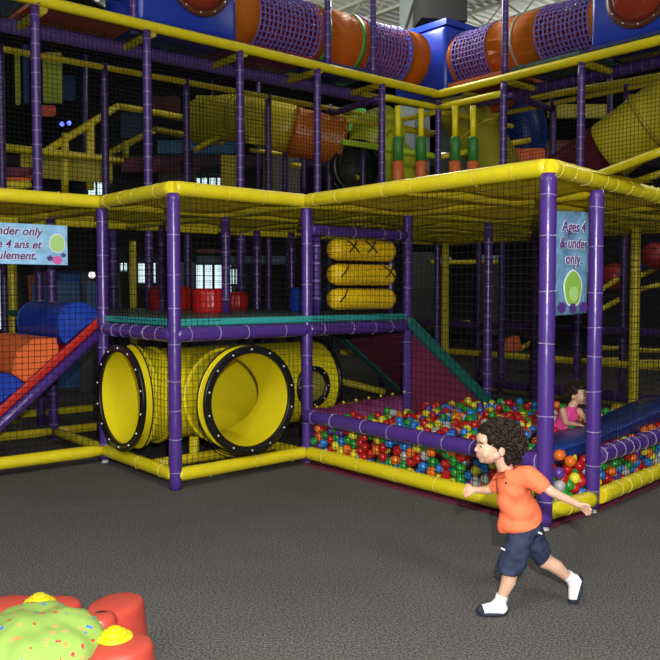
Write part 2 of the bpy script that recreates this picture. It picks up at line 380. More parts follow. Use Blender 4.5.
# sagging cloth panels of the roof
def canopy(i0, i1, j0, j1, lab):
    bm = New(); n = 8; V = [[bm.verts.new(L(i0+(i1-i0)*a/n, j0+(j1-j0)*b/n, T+.015-.10*math.sin(PI*a/n)*math.sin(PI*b/n)+.012*noise.noise(Vector((i0+a*.7, j0+b*.7, 0))))) for b in range(n+1)] for a in range(n+1)]
    for a in range(n):
        for b in range(n): bm.faces.new((V[a][b], V[a][b+1], V[a+1][b+1], V[a+1][b]))
    bmesh.ops.solidify(bm, geom=bm.faces[:], thickness=.006)
    tag(put('roof_canopy', bm, canopy_m, loc=L(i0, j0, T)), lab, 'canopy', 'sagging yellow roof cloths')
for i0, i1, j0, j1, lab in ((0, 1, 0, 1, 'yellow roof cloth over the tunnels, nearest the corner post'), (1, 2, -2, -1, 'yellow roof cloth over the near corner of the ball pit'), (1, 2, -1, 0, 'yellow roof cloth over the pink pit wall'),
                            (1, 2, 0, 1, 'yellow roof cloth over the deck behind the rollers'), (2, 3, -1.85, -1, 'yellow roof cloth over the far right of the ball pit'), (2, 3, -1, 0, 'yellow roof cloth over the slide foot'),
                            (2, 3, 0, 1, 'yellow roof cloth over the slide'), (0, 1, 1, 2, 'yellow roof cloth behind the ramp-top post'), (1, 2, 1, 2, 'yellow roof cloth over the red drum'), (2, 3, 1, 2, 'yellow roof cloth over the back of the deck'),
                            (-1, 0, 1, 2, 'yellow roof cloth over the climbing ramp'), (-1.8, -1, 1, 2, 'yellow roof cloth at the far left edge'), (3, 4, -1.1, 0, 'yellow roof cloth right of the slide foot, deep inside'), (3, 4, 0, 1, 'yellow roof cloth behind the slide'),
                            (3, 4, 1, 2, 'yellow roof cloth deep behind the deck'), (4, 5.2, -1.1, 0, 'yellow roof cloth deepest at the right'), (4, 5.2, 0, 1, 'yellow roof cloth second deepest at the right'), (4, 5.2, 1, 2.7, 'yellow roof cloth in the inner corner of the hall frame')):
    canopy(i0, i1, j0, j1, lab)
# deck
g3 = 'purple deck rails of the toddler cage'
rl(C_, D_, D, RR, pv, 'purple deck rail over the round tunnel mouth', g3, .3)
rl(B_, C_, D, RR, pv, 'purple deck rail over the left tunnel mouth', g3, .22)
rl((1.03, 0), (2, 0), D, RR, pv, 'purple deck rail under the three yellow rollers', g3, .3)
bm = New(); a_prism(bm, [L(i, j, D+.05) for i, j in ((.02, -.0), (2.0, .0), (2.0, 3), (.02, 3))], ZZ*.075)
o = put('play_deck', bm, deckm, loc=L(0, 0, D+.05), smooth=False); tag(o, 'raised grey-green padded deck behind the nets with the red drums on it', 'deck')
bm = New()
for a, b in (((0, 0), (2, 0)), ((0, 0), (0, 3))):
    A = L(*a, D+.09); B = L(*b, D+.09); d = (B-A); x = ZZ.cross(d.normalized()); a_box(bm, (A+B)/2+ZZ*.005, d/2, x*.03, ZZ*.028, bev=.01)
put('deck_edging', bm, teal_m, o)
# base rails
g4 = 'yellow base rails of the toddler cage'
b0 = .115
rl(C_, D_, b0, .056, yv, 'yellow base rail under the round tunnel mouth', g4, .6)
rl(B_, C_, b0, .056, yv, 'yellow base rail under the left tunnel mouth', g4, .5)
rl((1.03, 0), (1, -2.0), b0, .06, yv, 'long yellow base rail along the front of the ball pit', g4, .5)
rl((1.0, -2.0), (1.42, -2.0), b0, .06, yv, 'short yellow base rail under the ages sign, ending free', g4, .4)
rl((1.5, -1.99), G_, b0, .06, yv, 'yellow base rail of the ball pit at the right edge', g4, .2)
rl((-1.8, 1), (0, 1), b0, .056, yv, 'yellow base rail under the climbing ramp at the left', g4)
g5 = 'yellow base rails on the floor inside the cage'
for a, b, lab in (((-1.8, 2), (0, 2), 'yellow base rail behind the climbing ramp'), ((0, 1), (0, 2), 'yellow base rail running back from the ramp-top post'), ((-1, 3.05), (2.5, 3.05), 'yellow base rail far behind the ramp'),
                  ((0, 2), (1, 2), 'yellow base rail behind the left tunnel mouth'), ((.02, .35), (1, .35), 'low yellow support rail across the floor under the tunnels'), ((1, 0), (1, 1), 'yellow base rail running back beside the round tunnel'), ((2, 0.1), (2, 1.6), 'yellow base rail far behind the pink wall'),
                  ((1.9, 1.6), (4, 1.6), 'yellow base rail under the slide in the dark')):
    rl(a, b, b0, .045, yvr, lab, g5)
for (i, j), lab in (((.33, .36), 'left of two short yellow stubs carrying the tunnels'), ((.68, .36), 'right of two short yellow stubs carrying the tunnels')):
    bar('tunnel_stub', L(i, j, .1), L(i, j, .3), .045, yv, lab, 'support', 'yellow tunnel supports')
for (i, j), lab in (((1.3, 2.2), 'yellow upright under the deck, left of two behind the tunnels'), ((2.2, 1.9), 'yellow upright under the deck, right of two behind the tunnels')):
    bar('padded_post', L(i, j, .0), L(i, j, 1.2), .05, yvr, lab, 'post', 'yellow uprights under the deck')
rl((1.2, 1.9), (2.4, 1.9), .62, .05, yvr, 'yellow cross rail under the deck behind the tunnels', g5)
# ball pit rails, mat, edge wall
g6 = 'purple rails holding in the ball pit'
rl((1.02, .02), (1, -2), .45, .062, pv, 'purple padded rail along the front of the ball pit', g6, .33)
rl((1.5, -1.97), G_, .40, .062, pv, 'purple padded rail along the right side of the ball pit', g6, .14)
bm = New(); a_prism(bm, [L(i, j, .0) for i, j in ((1.01, .05), (1.01, -2.01), (1.5, -1.98), (3.3, -1.75), (3.3, .05))], ZZ*.022)
tag(put('pit_floor_mat', bm, bur, loc=L(1, -2, 0), smooth=False), 'thin burgundy mat edge showing under the yellow rail of the ball pit', 'mat')
for k in range(4):
    pass
bm = New(); n = 24; V = []
for q in range(n+1):
    i = 1.06+.94*q/n; V.append([L(i, .02+.006*math.sin(q*1.3), z) for z in (.06, .2, .36, .50+.05*q/n+.012*math.sin(q*PI/3))])
VV = [[bm.verts.new(p) for p in r] for r in V]
for a in range(n):
    for b in range(3): bm.faces.new((VV[a][b], VV[a+1][b], VV[a+1][b+1], VV[a][b+1]))
bmesh.ops.solidify(bm, geom=bm.faces[:], thickness=.03)
o = put('pit_side_wall', bm, magm, loc=L(1, 0, 0)); tag(o, 'low pink padded wall at the left end of the ball pit', 'padded wall')
for q in range(8):
    bm = New(); a_ball(bm, L(1.1+.86*q/7, -.01, .525+.05*q/7), .014, u=8, v=6); put('lacing_knot', bm, yv, o)
# roller frame
g7 = 'purple bars of the roller frame'
rl((1.05, 0), (1.97, 0), 2.13, .048, pv, 'purple bar across the top of the three yellow rollers', g7, .3)
bar('padded_post', L(1.13, .03, D+.12), L(1.13, .03, 2.1), .042, pvr, 'short purple post at the left end of the three yellow rollers', 'post', g7)
bar('padded_post', L(1.86, .04, D+.12), L(1.86, .04, 2.1), .036, pvr, 'short purple post at the right ends of the yellow rollers', 'post', g7)
for k, (z, lab) in enumerate(((1.965, 'top yellow foam roller, laced with two crosses'), (1.735, 'middle yellow foam roller'), (1.505, 'bottom yellow foam roller, nearest the deck'))):
    A = L(1.24, .0, z); B = L(1.83, .0, z); t = thing('foam_roller', A, lab, 'roller', 'yellow foam rollers')
    bm = New(); ln = (B-A).length; K = 30; d = (B-A).normalized(); pts = [A+d*ln*q/K for q in range(K+1)]
    a_tube(bm, pts, .1, n=20, rs=[.1*(1-.30*max(0, abs(q/K*2-1)-.88)/.12)+.003*math.sin(q*2.3) for q in range(K+1)])
    put('foam_cover', bm, mat('golden_vinyl', (.80, .53, .01), .4, bump=.25, bscale=12), t)
    for c in ([.25, .55] if k == 0 else [.12, .86] if k == 1 else [.1]):
        p = A+d*ln*c-WW*.0; f = -WW
        for s in ((-1, 1) if not (k == 1 and c < .5) and k < 2 else (1,)):
            bm = New(); a_tube(bm, [p+d*.06*(q/4-1)*-1*s*1+ZZ*(.055*(q/4-1)*-1*1+.03)+f*math.sqrt(max(.0001, .107**2-(.055*(1-q/4)+.03)**2)) for q in range(9)], .007, n=5)
            put('lacing_cord', bm, blk, t)
# drums on the deck
def drum(c, r, h, m, lab, grp='soft drums on the toddler deck'):
    t = thing('soft_drum', c, lab, 'soft drum', grp); bm = New(); n = 64; rows = []
    for z, e in ((0, .94), (.02, 1), (h*.3, 1.02), (h*.7, 1.02), (h-.03, 1), (h, .93)):
        rows.append([bm.verts.new(c+Vector((math.cos(a), math.sin(a), 0))*r*e*(1+.028*math.sin(a*16+z*3))+ZZ*z) for a in (2*PI*q/n for q in range(n))])
    for A, B in zip(rows, rows[1:]):
        for q in range(n): bm.faces.new((A[q], A[(q+1) % n], B[(q+1) % n], B[q]))
    bm.faces.new(rows[0][::-1]); bm.faces.new(rows[-1]); put('drum_cover', bm, m, t)
    bm = New(); a_tube(bm, [c+Vector((math.cos(a), math.sin(a), 0))*r*.94+ZZ*h for a in (2*PI*q/24 for q in range(25))], .009, n=5, caps=False); put('piping', bm, m, t)
zt = D+.125
drum(L(.92, 1.12, zt), .165, .24, redv, 'bright red ribbed soft drum nearest on the deck')
drum(L(1.15, 2.15, zt), .25, .26, redv, 'red soft drum behind and left of the bright one')
drum(L(1.75, 2.0, zt), .14, .2, redv, 'red soft drum just right of the bright one, partly hidden')
drum(L(1.75, .95, zt), .17, .25, bluv, 'blue soft drum on the deck beside the rollers')
# nets on the outer faces
def pnet(a, b, z0, z1, lab, **k): return net(L(*a, z0), L(*b, z0)-L(*a, z0), ZZ*(z1-z0), lab, **k)
pnet(C_, D_, D, T, 'black net above the deck over the round tunnel mouth')
pnet(B_, C_, D, T, 'black net above the deck over the left tunnel mouth')
lnC = (L(*D_)-L(*C_)).length; lnB = (L(*C_)-L(*B_)).length
pnet(C_, D_, b0, D, 'black net around the round tunnel mouth', hole=(.5*MOD+.02, .66-b0, .475), sag=.03)
pnet(B_, C_, b0, D, 'black net around the left tunnel mouth', hole=(.42*MOD, .66-b0, .475), sag=.03)
pnet(D_, (1, -1), b0, T, 'black net over the left half of the ball pit front', segs=4)
pnet((1, -1), E_, b0, T, 'black net over the right half of the ball pit front', segs=4)
pnet(F_, G_, b0, T-.04, 'black net along the right side of the ball pit')
pnet((-1.3, 1), B_, b0, T, 'black net beside the climbing ramp')
pnet((1.02, .02), (2, 0), D, T, 'black net in front of the three yellow rollers')
pnet((3, 0), (3, -1.75), .4, T, 'black net across the back of the ball pit')
pnet((0, 2), (2, 2), D+.1, T, 'black net across the middle of the deck')
pnet((2, 0), (2, 2), D+.1, T, 'black net along the right end of the deck', s=.06)
pnet((-1.3, 2), (0, 2), b0, T, 'black net behind the climbing ramp')
# ------------------------------------------------------------------ tunnels under the deck
def crawl_tunnel():
    t = thing('crawl_tunnel', L(.5, .35, 0), 'yellow plastic crawl tunnel with two black-rimmed mouths under the deck', 'tunnel')
    def tube_obj(r, ext):
        me = bpy.data.meshes.new('a'); bm = New()
        A = L(-.08-ext, .60, .66); B = L(1.56+ext*0, .60, .66)
        bmesh.ops.create_cone(bm, cap_ends=True, segments=56, radius1=r, radius2=r, depth=(B-A).length, matrix=Matrix.Translation((A+B)/2) @ along(A, B).to_4x4())
        bm.to_mesh(me); bm.free(); o1 = bpy.data.objects.new('a', me); COL.objects.link(o1)
        me = bpy.data.meshes.new('b'); bm = New(); A = L(.515, -.04-ext, .66); B = L(.515, .60, .66)
        bmesh.ops.create_cone(bm, cap_ends=True, segments=56, radius1=r*.995, radius2=r*.995, depth=(B-A).length, matrix=Matrix.Translation((A+B)/2) @ along(A, B).to_4x4())
        bm.to_mesh(me); bm.free(); o2 = bpy.data.objects.new('b', me); COL.objects.link(o2)
        md = o1.modifiers.new('u', 'BOOLEAN'); md.operation = 'UNION'; md.object = o2; md.solver = 'EXACT'
        u = evaluated(o1); bpy.data.objects.remove(o1); bpy.data.objects.remove(o2)
        o = bpy.data.objects.new('c', u); COL.objects.link(o); return o
    big = tube_obj(.41, 0); small = tube_obj(.395, .1)
    md = big.modifiers.new('d', 'BOOLEAN'); md.operation = 'DIFFERENCE'; md.object = small; md.solver = 'EXACT'
    me = evaluated(big); bpy.data.objects.remove(big); bpy.data.objects.remove(small)
    bm = New(); bm.from_mesh(me)
    # porthole cut through the shell wall is shown by a clear bubble; smooth by angle
    bm.to_mesh(me); bm.free()
    for p in me.polygons: p.use_smooth = True
    o = put_me('tunnel_shell', me, ypl, t)
    md = o.modifiers.new('e', 'EDGE_SPLIT'); md.split_angle = math.radians(35)
    for c, ax, in ((L(.515, -.05, .66), -WW), (L(-.09, .60, .66), -UU)):
        bm = New(); a_ring(bm, c, ax, .395, .462, .035, n=56); f = put('mouth_flange', bm, blkp, t)
        md = f.modifiers.new('b', 'BEVEL'); md.width = .006; md.segments = 2
        x, y, z = frame(ax)
        for q in range(14):
            a = 2*PI*(q+.5)/14; bm = New(); a_ball(bm, c+ax*.02+(x*math.cos(a)+y*math.sin(a))*.43, .011, u=8, v=6); put('bolt', bm, bolt_m, f)
    for c, ax, r1 in ((L(.515, .04, .66), WW, .455), (L(.01, .60, .66), UU, .455), (L(.515, .25, .66), WW, .43), (L(.15, .60, .66), UU, .43)):
        bm = New(); a_ring(bm, c, ax, .40, r1, .03, n=56); f = put('joint_collar', bm, ypl, t)
        md = f.modifiers.new('b', 'BEVEL'); md.width = .01; md.segments = 3
    bm = New(); a_ring(bm, L(1.56, .60, .66), UU, .39, .44, .035, n=48); put('end_collar', bm, blkp, t)
    # clear bubble window in the side of the long tube
    c = L(1.30, .60, .66)-WW*.392; ax = (-WW)
    bm = New(); a_ring(bm, c+ax*.015, ax, .15, .20, .05, n=32); f = put('window_flange', bm, blkp, t)
    bm = New(); a_ball(bm, c, .155, sc=(1, 1, .6), rot=along(c, c+ax).to_quaternion(), u=24, v=12)
    put('bubble_window', bm, mat('smoky_clear_plastic', (.16, .14, .06), .08, .8, alpha=.55), f)
    for q in range(8):
        x, y, z = frame(ax); a = 2*PI*q/8; bm = New(); a_ball(bm, c+ax*.045+(x*math.cos(a)+y*math.sin(a))*.176, .009, u=8, v=6); put('bolt', bm, bolt_m, f)
crawl_tunnel()
# ------------------------------------------------------------------ climbing ramp
def P_r(s, j, h=0):                    # s runs down the ramp from the deck, h is height off the board
    sl = Vector((UU.x, UU.y, .83)).normalized(); nrm = ZZ*1-UU*.83; nrm.normalize()
    return L(-.03, j, D+.07)-sl*s+nrm*h
t = thing('climbing_ramp', L(-1, 1.5, 0), 'red-edged climbing ramp with foam logs leading up to the deck', 'ramp')
bm = New(); a_prism(bm, [P_r(0, 1.06), P_r(2.0, 1.06), P_r(2.0, 1.06, -.05), P_r(0, 1.06, -.05)], WW*(.88*MOD)); put('ramp_board', bm, redv, t, smooth=False)
for j in (1.05, 1.96):
    bm = New(); A = P_r(-.02, j, .0); B = P_r(2.0, j, .0); d = (B-A); nrm = (P_r(0, 1, 1)-P_r(0, 1, 0)); a_box(bm, (A+B)/2, d/2, WW*.02, nrm*.034, bev=.01)
    put('side_board', bm, mat('red_edge_plastic', (.55, .02, .015), .4), t)
    bm = New(); a_tube(bm, [P_r(-.02, j, -.09), P_r(2.05, j, -.09)], .05, n=12); put('support_bar', bm, pv, t)
def log(s, poly, m, lab, shape):
    c = P_r(s, 1.09); sl = (P_r(0, 1)-P_r(1, 1)); nrm = (P_r(0, 1, 1)-P_r(0, 1, 0)); t = thing('foam_log', c, lab, 'foam log', 'foam logs on the climbing ramp')
    bm = New(); a_prism(bm, [c+sl*a+nrm*b for a, b in poly], WW*(.80*MOD))
    es = [e for e in bm.edges if len(e.link_faces) == 2]
    bmesh.ops.bevel(bm, geom=es, offset=.008, segments=2, affect='EDGES'); o = put('log_cover', bm, m, t, smooth=True)
    md = o.modifiers.new('e', 'EDGE_SPLIT'); md.split_angle = math.radians(32)
    for jj in (0, .80*MOD):
        bm = New(); pts = [c+sl*a+nrm*b+WW*jj for a, b in poly]; a_tube(bm, pts+[pts[0]], .006, n=5, caps=False); put('seam_piping', bm, m, t)
half = [(.215*math.cos(a)-.0, .26*math.sin(a)+.03) for a in (PI*q/18 for q in range(19))]
hexa = [(.19, .03), (.25, .14), (.10, .26), (-.10, .27), (-.24, .16), (-.21, .03)]
log(.15, half, bluv, 'dark blue half-round foam log at the top of the ramp', 0)
log(.64, hexa, orav, 'orange faceted foam log in the middle of the ramp', 0)
log(1.07, [(.2*math.cos(a), .24*math.sin(a)+.03) for a in (PI*q/14 for q in range(15))], bluv, 'blue foam log below the orange one at the left edge', 0)
log(1.46, [(.19*math.cos(a), .2*math.sin(a)+.03) for a in (PI*q/14 for q in range(15))], redv, 'red foam log lowest on the ramp at the left edge', 0)
# ------------------------------------------------------------------ slide
t = thing('slide', L(2.5, .5, 0), 'wide burgundy slide with teal edges sloping down into the ball pit', 'slide')
def P_s(s, j, h=0): return L(2.0+s, j, 1.27-s*.96+h)
bm = New(); a_prism(bm, [P_s(0, .02), P_s(1.02, .02), P_s(1.12, .02, 0), P_s(1.12, .02, -.05), P_s(0, .02, -.05)], WW*(.96*MOD)); put('slide_bed', bm, mat('slide_burgundy', (.20, .028, .075), .4, bump=.1), t, smooth=False)
for j in (0.0, .98):
    bm = New(); A = P_s(-.02, j, .0); B = P_s(1.12, j, .0); d = B-A; a_box(bm, (A+B)/2, d/2, WW*.06, d.normalized().cross(WW)*.055, bev=.012); put('side_edge', bm, mat('dark_teal_vinyl', (.012, .15, .125), .45), t)
bm = New(); a_prism(bm, [P_s(0.03, .0, -.06), P_s(1.08, .0, -.06), L(2.03, .0, .2)], WW*.03); put('side_skirt', bm, mat('slide_burgundy', RED), t, smooth=False)
# ------------------------------------------------------------------ balls
balls = []
def surf(i, j):
    return .37+.045*noise.noise(Vector((i*2.2, j*2.2, 1)))-.02*(i-1)
rb = .041
cand = []
# packed layers behind the front net, and the free surface
s = 2*rb/MOD*.96
j = -.03; col = 0
while j > -1.97:
    z = .10+rb*(.2 if col % 2 else 1.0); row = 0
    while z < .50:
        if z < surf(1.05, j)+.03: cand.append((L(1.115+R.uniform(-.01, .01), j-s/2, z+R.uniform(-.01, .01)), 0)) if R.random() < .8 else None
        if z < surf(1.05, j)+.03: cand.insert(0, (L(1.055+R.uniform(-.003, .016), j+R.uniform(-.006, .006), z+R.uniform(-.006, .006)), 0))
        z += 2*rb*.97
    j -= s*.97; col += 1
i = 1.06; col = 0
while i < 3.2:
    z = .10+rb*(.2 if col % 2 else 1); jf = -1.94+(i-1.46)*.125 if i > 1.46 else -1.94
    while z < (.30 if i < 1.5 else .34+.065*max(0, min(1, (i-1.7)))):
        cand.append((L(i+R.uniform(-.006, .006), jf+R.uniform(0, .012), z+R.uniform(-.006, .006)), 0)); z += 2*rb*.97
        cand.append((L(i+s/2, jf+.075, z-rb), 0))
    i += s*.97; col += 1
i = 1.10; row = 0
while i < 2.96:
    j = (-.05 if i < 2.86 else .9)-(row % 2)*s/2; jl = -1.90+(max(i, 1.46)-1.46)*.125
    while j > jl:
        if R.random() < .93:
            cand.append((L(i+R.uniform(-.012, .012), j+R.uniform(-.012, .012), surf(i, j)+R.uniform(-.012, .035)), 1))
        if R.random() < .3: cand.append((L(i+s*.5, j+s*.3, surf(i, j)+.05+R.uniform(-.01, .02)), 1))
        j -= s
    i += s*.87; row += 1
slide_end = lambda p: False
# keep balls from sharing space
grid = {}; keep = []
for p, k in cand:
    key = tuple(int(math.floor(c/.08)) for c in p); ok = True
    for a in (-1, 0, 1):
        for b in (-1, 0, 1):
            for c in (-1, 0, 1):
                for q in grid.get((key[0]+a, key[1]+b, key[2]+c), ()):
                    if (q-p).length < 2*rb*.90: ok = False
    d = p-L(0, 0, 0); ii = d.dot(UU)/MOD; jj = d.dot(WW)/MOD
    for (pi_, pj_) in (E_, F_, (1.02, .02), (2, 0)):
        if math.hypot(ii-pi_, jj-pj_)*MOD < RP+rb*.9: ok = False
    if math.hypot(ii-1.93, jj+1.22)*MOD < .15: ok = False      # the child stands here
    if ok: grid.setdefault(key, []).append(p); keep.append(p)
bcols = {'red': (.50, .012, .012), 'green': (.02, .28, .035), 'blue': (.02, .20, .62), 'yellow': (.72, .62, .03), 'orange': (.78, .17, .015), 'purple': (.11, .035, .28), 'silver': (.42, .42, .42)}
wts = [('red', 27), ('green', 20), ('blue', 17), ('yellow', 11), ('orange', 14), ('purple', 5), ('silver', 6)]
bag = [c for c, w in wts for _ in range(w)]
bme = {}
for c, v in bcols.items():
    m = mat(c+'_ball_plastic', v, .25, .5); bm = New(); bmesh.ops.create_uvsphere(bm, u_segments=16, v_segments=10, radius=rb)
    me = bpy.data.meshes.new('plastic_ball'); bm.to_mesh(me); bm.free(); me.materials.append(m)
    for p in me.polygons: p.use_smooth = True
    bme[c] = me
eye = Vector((0, 0, EYE)); keep.sort(key=lambda p: (p-eye).length)
front = [p for p in keep]
first, rest = front[:290], front[290:]
for p in first:
    c = R.choice(bag); o = bpy.data.objects.new('plastic_ball', bme[c]); COL.objects.link(o); o.location = p; o.rotation_euler = (R.uniform(0, 6), R.uniform(0, 6), 0)
    tag(o, '%s hollow plastic ball in the nearer part of the ball pit' % c, 'ball', '%s plastic balls in the pit' % c)
cm = list(bcols); t_ = bpy.data.meshes.new('t'); bm = New(); bmesh.ops.create_uvsphere(bm, u_segments=12, v_segments=8, radius=rb); bm.to_mesh(t_); bm.free()
tv = [v.co.copy() for v in t_.vertices]; tf = [tuple(p.vertices) for p in t_.polygons]; o0 = L(2, -1, 0); VV = []; FF = []; MI = []
for p in rest:
    n0 = len(VV); q = p-o0; VV += [v+q for v in tv]; FF += [tuple(k+n0 for k in f) for f in tf]; MI += [cm.index(R.choice(bag))]*len(tf)
me = bpy.data.meshes.new('plastic_balls'); me.from_pydata(VV, [], FF)
for c in cm: me.materials.append(bme[c].materials[0])
me.polygons.foreach_set('material_index', MI); me.polygons.foreach_set('use_smooth', [True]*len(FF)); me.update()
o = link('plastic_balls', me); o.location = o0; tag(o, 'mass of mixed coloured plastic balls filling the back of the ball pit', 'balls', kind='stuff')
# filling under the visible layer, so that no gap shows the floor
# ------------------------------------------------------------------ blue ramp mat beside the girl
t = thing('foam_ramp', L(2, -1.6, 0), 'long dark blue padded ramp lying across the balls in front of the girl', 'foam ramp')
bm = New(); rows = []; edge_pts = []
K = 22
for q in range(K+1):
    a = q/K; i = 1.08+2.4*a
    zn = .475+.035*a+.065*max(0, min(1, (i-1.7)/1.0)); zf = .40+.02*a+.085*max(0, min(1, (i-2.5)/.6))
    jn = -1.86+(max(i, 1.46)-1.46)*.125; jf = jn+.13+.33*min(1, (i-1.08)/.75)
    th_ = .125
    rows.append([bm.verts.new(L(i, jj, zz)) for jj, zz in ((jn+.02, zn-th_), (jn, zn-th_+.03), (jn, zn-.03), (jn+.03, zn), ((jn+jf)/2, (zn+zf)/2+.012), (jf-.03, zf+.005), (jf, zf-.03), (jf, zf-th_))])
    edge_pts.append(L(i, jn-.004, zn-.018))
for A, B in zip(rows, rows[1:]):
    for k in range(8): bm.faces.new((A[k], A[(k+1) % 8], B[(k+1) % 8], B[k]))
bm.faces.new(rows[0][::-1]); bm.faces.new(rows[-1]); o = put('ramp_cover', bm, mat('deep_blue_vinyl', (.010, .045, .26), .36, .5, bump=.2, bscale=6, var=.15, vscale=4), t)
md = o.modifiers.new('e', 'EDGE_SPLIT'); md.split_angle = math.radians(50)
bm = New(); a_tube(bm, edge_pts, .007, n=5); put('edge_piping', bm, bluv, t)
# ------------------------------------------------------------------ big climbing frame behind
H4 = 4.78; J0 = 2.715; J1 = 3.715; I0 = 5.25; I1 = 6.27
gm = 'tall purple posts on the front of the big climbing frame'
ords = ['first', 'second', 'third', 'fourth', 'fifth']
for k, (i, lab) in enumerate(((-.85, 'tall purple post beyond the left edge'), (.19, 'tall purple front post nearest the left edge'), (1.25, 'tall purple front post, second from the left'), (2.3, 'tall purple front post, left of the yellow tube slide'),
                              (3.32, 'tall purple front post below the green banded orange tunnel'), (4.3, 'tall purple front post just left of the frame corner'))):
    bar('padded_post', L(i-.02, J0, .03), L(i-.02, J0, H4+.0), .054, pvr, lab, 'post', gm)
bar('padded_post', L(I0, J0, .03), L(I0, J0, H4-.1), .05, pvr, 'tall thin purple post in the inner corner of the big frame', 'post', gm)
for j, lab in ((1.69, 'tall purple front post right of the inner corner'), (.655, 'tall purple front post above the ages sign'), (-.4, 'tall purple front post near the right edge')):
    bar('padded_post', L(I0, j, .03), L(I0, j, H4-.03), .054, pvr, lab, 'post', gm)
g = 'purple posts in the second row of the big frame'
for i, lab in ((.2, 'second-row purple post at the left edge'), (1.26, 'second-row purple post beside the yellow gallery rail'), (2.23, 'second-row purple post, second from left'), (3.35, 'second-row purple post in front of the yellow tube slide'), (4.3, 'second-row purple post by the orange end of the tube slide')):
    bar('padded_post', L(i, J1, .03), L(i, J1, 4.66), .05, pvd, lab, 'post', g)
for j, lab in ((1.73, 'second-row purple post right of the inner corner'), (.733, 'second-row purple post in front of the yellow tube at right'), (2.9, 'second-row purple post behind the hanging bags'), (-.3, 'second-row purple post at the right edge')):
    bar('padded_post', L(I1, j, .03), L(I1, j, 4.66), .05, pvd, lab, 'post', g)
g = 'yellow rails along the gallery edge of the big frame'
bar('padded_rail', L(-2, J0, H4+.10), L(I0, J0, H4), .065, yv, 'long yellow gallery rail running down to the inner corner from the left', 'rail', g, tiestep=1.2)
bar('padded_rail', L(I0, J0, H4), L(I0, -1.6, H4), .065, yv, 'long yellow gallery rail rising from the inner corner to the right', 'rail', g, tiestep=1.2)
bar('padded_rail', L(4.3, J0, 4.56), L(I0, J0, 4.56), .05, yv, 'lower yellow rail just left of the inner corner', 'rail', g)
bar('padded_rail', L(I0, J0, 4.56), L(I0, 1.69, 4.56), .055, yv, 'lower yellow rail just right of the inner corner', 'rail', g)
g = 'purple beams under the gallery of the big frame'
bar('padded_beam', L(-2, J1-.35, 4.76), L(4.9, J1-.35, 4.76), .09, mat('light_purple_vinyl_ringed', (.16, .10, .38), .45, rings=(.12, .006, (.2, .13, .45))), 'thick purple beam under the left gallery', 'beam', g)
bar('padded_beam', L(I1-.35, 2.9, 4.76), L(I1-.35, -1.6, 4.76), .085, pvr, 'thick purple beam under the right gallery', 'beam', g)
bar('padded_beam', L(4.3, J0+.1, 4.55), L(4.3, J1, 4.5), .05, pvd, 'dark purple bar slanting back left of the inner corner', 'beam', g)
bar('padded_beam', L(I0+.1, 1.69, 4.55), L(I1, 1.73, 4.5), .05, pvd, 'dark purple bar slanting back right of the inner corner', 'beam', g)
g = 'thin yellow rails under the purple gallery beams'
bar('padded_rail', L(-2, J1, 4.60), L(5, J1, 4.60), .04, yvr, 'thin yellow rail under the left purple beam', 'rail', g)
bar('padded_rail', L(I1, 3, 4.60), L(I1, -1.6, 4.60), .04, yvr, 'thin yellow rail under the right purple beam', 'rail', g)
g = 'short yellow bars tying the gallery rail to the frame behind'
for i, lab in ((.25, 'short yellow tie bar nearest the left edge'), (1.3, 'short yellow tie bar under the left end of the blue box'), (2.35, 'short yellow tie bar under the right end of the left blue box'), (3.36, 'short yellow tie bar below the orange tunnel'), (4.34, 'short yellow tie bar left of the inner corner')):
    bar('tie_bar', L(i, J0, H4-.02), L(i, J1-.25, H4-.02), .05, yvr, lab, 'bar', g)
for j, lab in ((1.73, 'short yellow tie bar right of the inner corner'), (.7, 'short yellow tie bar above the ages sign'), (-.35, 'short yellow tie bar at the right edge')):
    bar('tie_bar', L(I0, j, H4-.02), L(I1-.25, j, H4-.02), .05, yvr, lab, 'bar', g)
for a, b, z, lab in (((4.3, J1), (I1, J1), 4.5, 'yellow bar across the corner, furthest'), ((I0, J0), (I0, 4.4), 4.5, 'yellow bar running back behind the inner corner'), ((I0, J0), (I1+.6, J0), 4.5, 'yellow bar running right-back behind the inner corner'), ((4.3, J0+.4), (I1, J0+.4), 4.7, 'yellow bar across the corner, nearest'), ((4.3, 3.4), (5.9, 3.4), 4.35, 'yellow bar low across the corner')):
    bar('corner_bar', L(*a, z), L(*b, z), .042, yvr, lab, 'bar', 'yellow bars crossing at the inner corner')
g = 'gallery decks seen from below'
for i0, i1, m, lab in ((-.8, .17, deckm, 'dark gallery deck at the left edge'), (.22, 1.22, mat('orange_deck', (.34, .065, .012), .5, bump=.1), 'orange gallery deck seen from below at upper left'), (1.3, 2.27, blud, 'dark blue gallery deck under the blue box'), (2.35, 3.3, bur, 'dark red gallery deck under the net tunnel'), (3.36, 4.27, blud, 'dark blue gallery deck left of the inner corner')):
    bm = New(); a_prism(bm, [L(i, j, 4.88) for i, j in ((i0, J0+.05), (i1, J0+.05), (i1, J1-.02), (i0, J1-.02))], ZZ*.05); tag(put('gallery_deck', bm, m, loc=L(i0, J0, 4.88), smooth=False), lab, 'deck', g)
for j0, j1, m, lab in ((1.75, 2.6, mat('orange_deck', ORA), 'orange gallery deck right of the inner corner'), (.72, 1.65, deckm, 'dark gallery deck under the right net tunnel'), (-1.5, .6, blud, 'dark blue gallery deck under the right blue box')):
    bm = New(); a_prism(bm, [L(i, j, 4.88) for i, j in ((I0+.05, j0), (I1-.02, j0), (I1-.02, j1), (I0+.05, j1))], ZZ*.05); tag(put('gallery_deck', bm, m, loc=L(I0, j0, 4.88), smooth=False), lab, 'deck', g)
g = 'slim purple posts rising above the gallery rail'
